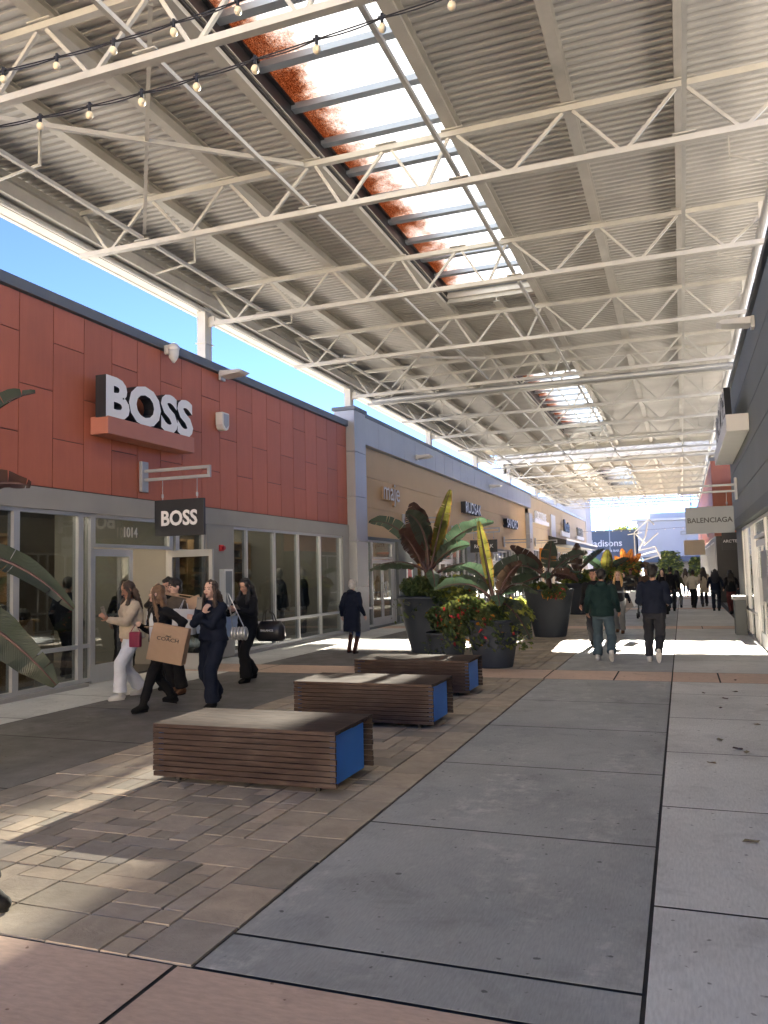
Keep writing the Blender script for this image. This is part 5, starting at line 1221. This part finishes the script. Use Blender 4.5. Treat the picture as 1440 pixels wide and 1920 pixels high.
# 2 track jacket
t2, J, Mw, s = person((-6.13, 8.52), (-.35,-.94), 1.53, 'woman in a black track jacket with white sleeve stripes, striding',
    [(-.08,.32,.0), (.09,-.24,.03,.25)], [(-.26,-.02,.86), (.13,.25,1.04)], top=('black', .90, 1.14), pants=('black', .078, .066, .16), shoes=('shoeB', .32), skin='c', hair=('ombre', 'verylong'), head=(-.95,.05), inner='tee', poles=[(-.6,-1,0), (.2,-.3,-1)], handdir=[(0,.2,-1), (-.7,.5,.2)])
for k in (-1, 0, 1):
    sj, el, hn = J['arm', 1]; m = MB(); d1 = (el-sj).normalized(); o_ = Vector((1,.25,.25)); o_ = (o_-d1*o_.dot(d1)).normalized(); o2 = d1.cross(o_); rr = .070*s
    off_ = o_*rr*math.cos(k*.33)+o2*rr*math.sin(k*.33); d2 = (hn-el).normalized(); o3 = (o_-d2*o_.dot(d2)).normalized(); off2 = o3*rr*.9*math.cos(k*.33)+d2.cross(o3)*rr*.9*math.sin(k*.33)
    m.tube([sj+off_+Vector((-.05,0,.02)), sj+off_+d1*.02, (sj+el)/2+off_, el+off_*.92, (el+hn)/2+off2*.95], .0065, 6); m.build('sleeve_stripe', CL['tee'], t2)
hw = Mw @ ((J['arm', 1][1]*.45+J['arm', 1][2]*.55))
carry_bag('paper_bag', 'large kraft paper bag with dark capitals on the track jacket woman', (-5.83, 8.33, 1.03), (1,.28,0), .44, .44, .16, M['kraft'], 'COACH', 'black', hang=tuple(hw), tilt=-.20, size=.062, logo=True)
t = thing('handbag', 'small magenta handbag at the hip of the woman in the track jacket', 'bag', (-6.3, 8.42, .80), 0, 'bags carried by shoppers'); m = MB(); m.box(-6.50,-6.34,8.36,8.42,.76,.95); m.build('body', M['magenta'], t, bevel=.015); m = MB(); m.tube([(-6.49,8.39,.95),(-6.42,8.40,1.05),(-6.35,8.39,.95)], .005, 6); m.build('strap', M['magenta'], t)
# 3 young man behind
person((-7.12, 10.15), (-.3,-.95), 1.62, 'young man with a black fringe mostly hidden behind the women', [(-.1,.15,0), (.1,-.2,.02)], [(-.25,.1,.9), (.25,.1,.9)], top=('black', .85, 1.05), pants=('black', .08, .075, .08), skin='a', hair=('black', 'short'), sex='m', head=(.25,-.25))
# 4 woman with bags
t4, J, Mw, s = person((-6.72, 9.72), (.05,-1), 1.60, 'woman in a taupe top and black trousers carrying several paper bags, looking sideways', [(-.14,.12,0), (.12,-.10,0)], [(-.24,.10,.95), (.24,.16,1.42)], top=('taupe', .93, 1.02), pants=('black', .085, .095, .05), shoes=('shoeT', 0), skin='c', hair=('black', 'beanie'), head=(-.55,-.1), poles=[(-.5,-1,0), (1,.2,-1)], handdir=[(0,.2,-1), (-.1,.1,1)])
hw = Mw @ J['arm', 1][2]
carry_bag('paper_bag', 'small kraft paper bag slung at the shoulder of the woman in the taupe top', (-6.34, 9.52, 1.34), (1,.1,0), .20, .20, .05, M['kraft'], None, hang=tuple(hw), tilt=.35)
carry_bag('paper_bag', 'white paper bag between the big kraft bag and the woman in navy', (-6.42, 9.45, 1.18), (1,.2,0), .30, .34, .12, M['paperw'], None, hang=(-6.46,9.52,1.30), tilt=-.05)
carry_bag('paper_bag', 'second white bag, right of the first white bag, behind the woman in navy', (-6.15, 9.55, 1.14), (1,-.1,0), .30, .28, .12, M['paperw'], None, hang=(-6.28,9.58,1.30), tilt=.15)
# 5 navy, arms crossed
t5, J, Mw, s = person((-5.55, 8.80), (-.05,-1), 1.57, 'woman in navy sweater and wide navy trousers with folded arms holding a phone', [(-.08,.16,0), (.10,-.22,.05,.4)], [(.12,.23,1.12), (-.02,.25,1.17)], top=('navy', .88, 1.22), pants=('navy', .10, .10, .02), shoes=('shoeB', .2), skin='c', hair=('brown', 'long'), head=(0,0), poles=[(-1,-.3,-.8), (1,-.3,-.8)], handdir=[(1,.1,.05), (-.6,.1,.8)], palms=[(0,-1,0), (0,-1,0)])
h = Mw @ J['arm', 1][2]; phone(h+V3((-.02,-.05,.12)), (1,.1,0), (.1,0,1), 'phone in the hand of the woman in navy')
t = thing('handbag', 'silver ridged handbag on a long strap beside the woman in navy', 'bag', (-5.2, 8.85, .88), 0, 'bags carried by shoppers'); m = MB()
for q in range(5): m.ell((-5.29+q*.045, 8.82, .90), .028, .05, .085, 8, 8)
m.build('body', M['silver'], t, smooth=True); m = MB(); m.tube([(-5.29,8.82,.96),(-5.31,8.80,1.2),(-5.37,8.82,1.40)], .006, 6); m.tube([(-5.12,8.82,.96),(-5.27,8.86,1.2),(-5.37,8.86,1.40)], .006, 6); m.build('strap', M['silver'], t)
# 6 black, curly hair, phone, duffel
t6, J, Mw, s = person((-6.33, 11.02), (-.25,-1), 1.58, 'woman in black with long curly hair looking down at a phone', [(-.10,.16,0), (.12,-.22,.02)], [(-.06,.30,1.12), (.10,.28,1.10)], top=('black', .84, 1.15), pants=('black', .09, .11, .02), shoes=('shoeB', 0), skin='a', hair=('black', 'curly'), head=(.0,-.45), poles=[(-1,-.4,-.6), (1,-.4,-.6)], handdir=[(.5,.5,.2), (-.6,.5,.2)])
h = Mw @ J['arm', 0][2]; phone(h+V3((.03,-.06,.02)), (1,.1,0), (0,-.8,.6), 'pinkish phone held by the woman with curly hair')
t = thing('duffel_bag', 'large black duffel bag with pale lettering at the side of the woman with curly hair', 'bag', (-5.92, 11.0, .62), 0, 'bags carried by shoppers'); m = MB()
m.loft([(-5.92,10.98,.62,.20,.10),(-5.92,10.98,.66,.24,.13),(-5.92,10.98,.82,.23,.12),(-5.92,10.98,.92,.17,.06)], 20); b_ = m.build('body', M['leatherB'], t, smooth=True)
for k in (-1, 1):
    m = MB(); m.tube([(-6.04,10.98+k*.05,.88),(-6.03,10.98+k*.03,1.02),(-5.97,10.98,1.10),(-5.88,10.98+k*.03,1.02),(-5.84,10.98+k*.05,.88)], .009, 7); m.build('handle', M['leatherB'], t)
m = MB(); text_into(m, 'BALANCE', .045, (-5.92,10.852,.77), (1,0,0), (0,0,1), .004, .004, xs=1.1); m.build('lettering', M['white'], b_)
carry_bag('plastic_bag', 'pale blue plastic bag hanging left of the woman with curly hair', (-6.62, 11.0, 1.0), (1,.3,0), .22, .32, .12, M['clearbag'], None, hang=(-6.52,10.98,1.12))
# 7 older woman walking away
person((-6.38, 15.3), (.05,1), 1.50, 'grey haired person in a knee length navy coat and brown boots', [(-.10,.05,0), (.09,-.08,0)], [(-.24,.02,.76), (.25,.08,.76)], top=('navy', .50, 1.2), pants=('jean', .065, .05, .55), shoes=('boot', .75), skin='c', hair=('grey', 'bob'), face=False, hood=True)
# men walking away
person((-1.34, 14.55), (.02,1), 1.60, 'man in a dark green sweatshirt and slate jeans walking away in white sneakers', [(-.12,.10,0), (.16,-.34,.10,-.7)], [(-.27,.10,.84), (.27,.08,.86)], top=('green', .82, 1.18), pants=('slate', .095, .088, .02), shoes=('shoeW', 0), skin='b', hair=('black', 'short'), sex='m', face=False, head=(.1,0), hood=True)
person((-.48, 14.35), (.02,1), 1.64, 'man in a navy sweatshirt and charcoal trousers walking away near the kerb joint', [(-.12,.22,0), (.06,-.30,.13,-1.0)], [(-.22,.22,1.0), (.24,.20,1.0)], top=('navy', .86, 1.16), pants=('char', .095, .07, .04), shoes=('shoeW', 0), skin='b', hair=('black', 'fluffy'), sex='m', face=False)
person((-1.74, 17.3), (-.1,-1), 1.60, 'man in black with glasses walking toward the camera behind the man in green', [(-.1,.1,0), (.1,-.15,.02)], [(-.27,.05,.85), (.27,.05,.85)], top=('black', .80, 1.15), pants=('char', .085, .075, .04), skin='b', hair=('black', 'short'), sex='m', vox=.016)
t8, J, Mw, s = person((-1.50, 20.8), (-.1,-1), 1.53, 'blonde woman in a black top and grey trousers carrying a white tote', [(-.08,.12,0), (.08,-.12,.02)], [(-.16,.10,1.36), (.30,.16,1.02)], top=('black', .86, 1.0), pants=('grey', .085, .08, .04), shoes=('shoeT', 0), skin='c', hair=('blonde', 'long'), vox=.016, head=(.2,0), poles=[(-1,.0,-1), (1,-.5,-.5)], handdir=[(0,.2,1), (.3,.6,-.2)])
hw = Mw @ J['arm', 1][2]; carry_bag('tote_bag', 'white tote bag on the arm of the blonde woman', (-1.14, 20.62, 1.02), (1,.1,0), .26, .34, .14, M['paperw'], None, hang=tuple(hw), tilt=.35)
# stroller and parents
def wheel(mb, c, r, w=.03): c = Vector(c); mb.tube([c-Vector((w,0,0)), c+Vector((w,0,0))], r, 16)
t = thing('stroller', 'dark blue stroller with white trim pushed by the couple behind the man in navy', 'stroller', (-1.15, 26.9, 0))
for x in (-1.38, -.92):
    for y, r in ((26.6,.09), (27.3,.13)):
        m = MB(); wheel(m, (x,y,r+.005), r); m.build('wheel', M['rubber'], t)
m = MB()
for x in (-1.36,-.94): m.bar((x,26.6,.12),(x,27.45,1.0),.025,.025); m.bar((x,27.3,.15),(x,26.8,.75),.025,.025)
m.bar((-1.36,27.45,1.0),(-.94,27.45,1.0),.03,.03); m.build('frame', M['darkmetal'], t)
m = MB(); m.loft([(-1.15,26.9,.40,.19,.28),(-1.15,26.9,.55,.21,.30),(-1.15,26.95,.72,.20,.24)]); m.build('seat', CL['navy'], t, smooth=True); m = MB(); m.ell((-1.15,27.1,.86), .21, .25, .22, 16, 8); m.build('canopy', CL['navy'], t, smooth=True); m = MB(); m.box(-1.33,-.97,26.62,27.2,.22,.28); m.build('basket', M['offwhite'], t)
person((-1.12, 27.85), (0,-1), 1.6, 'person in brown pushing the dark blue stroller', [(-.1,.15,0), (.1,-.15,.02)], [(-.18,.38,1.02), (.18,.38,1.02)], top=('brown', .85, 1.1), pants=('char', .085, .075, .04), skin='b', hair=('brown', 'short'), sex='m', vox=.02, face=False)
person((-.62, 27.6), (.0,-1), 1.53, 'woman in dark clothes with brown hair beside the stroller', [(-.1,.15,0), (.1,-.15,.02)], [(-.25,.1,.85), (.28,.1,.95)], top=('black', .8, 1.05), pants=('black', .08, .075, .04), shoes=('shoeW', 0), skin='c', hair=('brown', 'long'), vox=.02, face=False)
FP = [((-.42, 31.0), (0,1), 1.72, 'man in black walking away beyond the stroller', 'black', 'char', 'black', 'short', 'm'),
      ((-.22, 33.3), (.2,1), 1.58, 'woman with long black hair in an olive vest and grey trousers walking away', 'olive', 'grey', 'black', 'long', 'f'),
      ((.36, 33.4), (.3,1), 1.58, 'woman in a cream jacket and black trousers, left one of the pale coated pair', 'cream', 'black', 'brown', 'bob', 'f'),
      ((.78, 34.4), (-.1,1), 1.68, 'tall person in a beige coat, right one of the pale coated pair', 'beige', 'char', 'black', 'long', 'f'),
      ((1.08, 31.0), (.1,1), 1.60, 'person in navy with a dark backpack at the black ground floor', 'navy', 'navy', 'black', 'short', 'm'),
      ((1.50, 29.2), (-.2,1), 1.58, 'person in a dark top and maroon trousers half hidden by the charcoal building', 'black', 'maroon', 'black', 'long', 'f'),
      ((-2.2, 38.0), (.1,-1), 1.66, 'person in taupe standing by the yellow green plant', 'taupe', 'char', 'brown', 'short', 'm'),
      ((-.9, 41.5), (.1,1), 1.66, 'distant person in navy at the start of the bright paving', 'navy', 'char', 'black', 'short', 'm'),
      ((.15, 46.0), (.1,1), 1.62, 'distant person in beige beyond the pale coated pair', 'beige', 'jean', 'brown', 'long', 'f')]
for i, (lc, hd_, H_, lb, a, b_, c_, d_, e_) in enumerate(FP):
    st = .12+.04*(i % 3); ln_ = (-1)**i
    person(lc, hd_, H_*.93, lb, [(-.09,st*ln_,0), (.09,-st*ln_,.02)], [(-.26,.12*ln_,.84), (.26,-.1*ln_,.86)], top=(a, .60 if a == 'beige' else .84, 1.1), pants=(b_, .085, .075, .04), shoes=('shoeB', 0), skin='b', hair=(c_, d_), sex=e_, vox=.022, face=False)
t = thing('backpack', 'dark backpack worn by the person in navy on the right', 'backpack', (1.07, 30.8, 1.0)); m = MB(); m.ell((1.07,30.80,1.2), .15, .10, .22, 12, 8); m.build('body', CL['char'], t, smooth=True)
for k in (-1, 1):
    m = MB(); m.tube([(1.07+k*.09,30.84,1.36),(1.07+k*.1,30.95,1.42),(1.07+k*.1,31.07,1.30)], .016, 6); m.build('strap', CL['char'], t)
# inside and at the door of the terracotta shop
person((-9.25, 11.75), (.8,-.6), 1.58, 'dark haired person just inside the open shop doorway', [(-.1,.1,0), (.1,-.1,0)], [(-.25,.1,.85), (.25,.1,.85)], top=('black', .8, 1.05), pants=('black', .08, .07, .04), skin='c', hair=('black', 'long'), group='people inside the terracotta shop', z0=.012)
person((-9.6, 10.75), (-.2,1), 1.66, 'person in a dark jacket seen through the glass door', [(-.1,.1,0), (.1,-.1,0)], [(-.25,.1,.85), (.25,.1,.85)], top=('navy', .8, 1.1), pants=('char', .08, .07, .04), skin='b', hair=('black', 'short'), sex='m', face=False, vox=.018, group='people inside the terracotta shop', z0=.012)
# person at the very left edge: only a shoe tip is in the picture
person((-3.67, 3.10), (1,-.1), 1.70, 'person in black whose shoe tip shows at the left edge of the picture', [(-.09,.36,0), (.09,-.12,.0)], [(-.26,.0,.86), (.26,.0,.86)], top=('black', .8, 1.08), pants=('black', .085, .08, .04), shoes=('shoeB', .25), skin='b', hair=('black', 'short'), sex='m', face=False)
bpy.data.scenes.remove(TS)
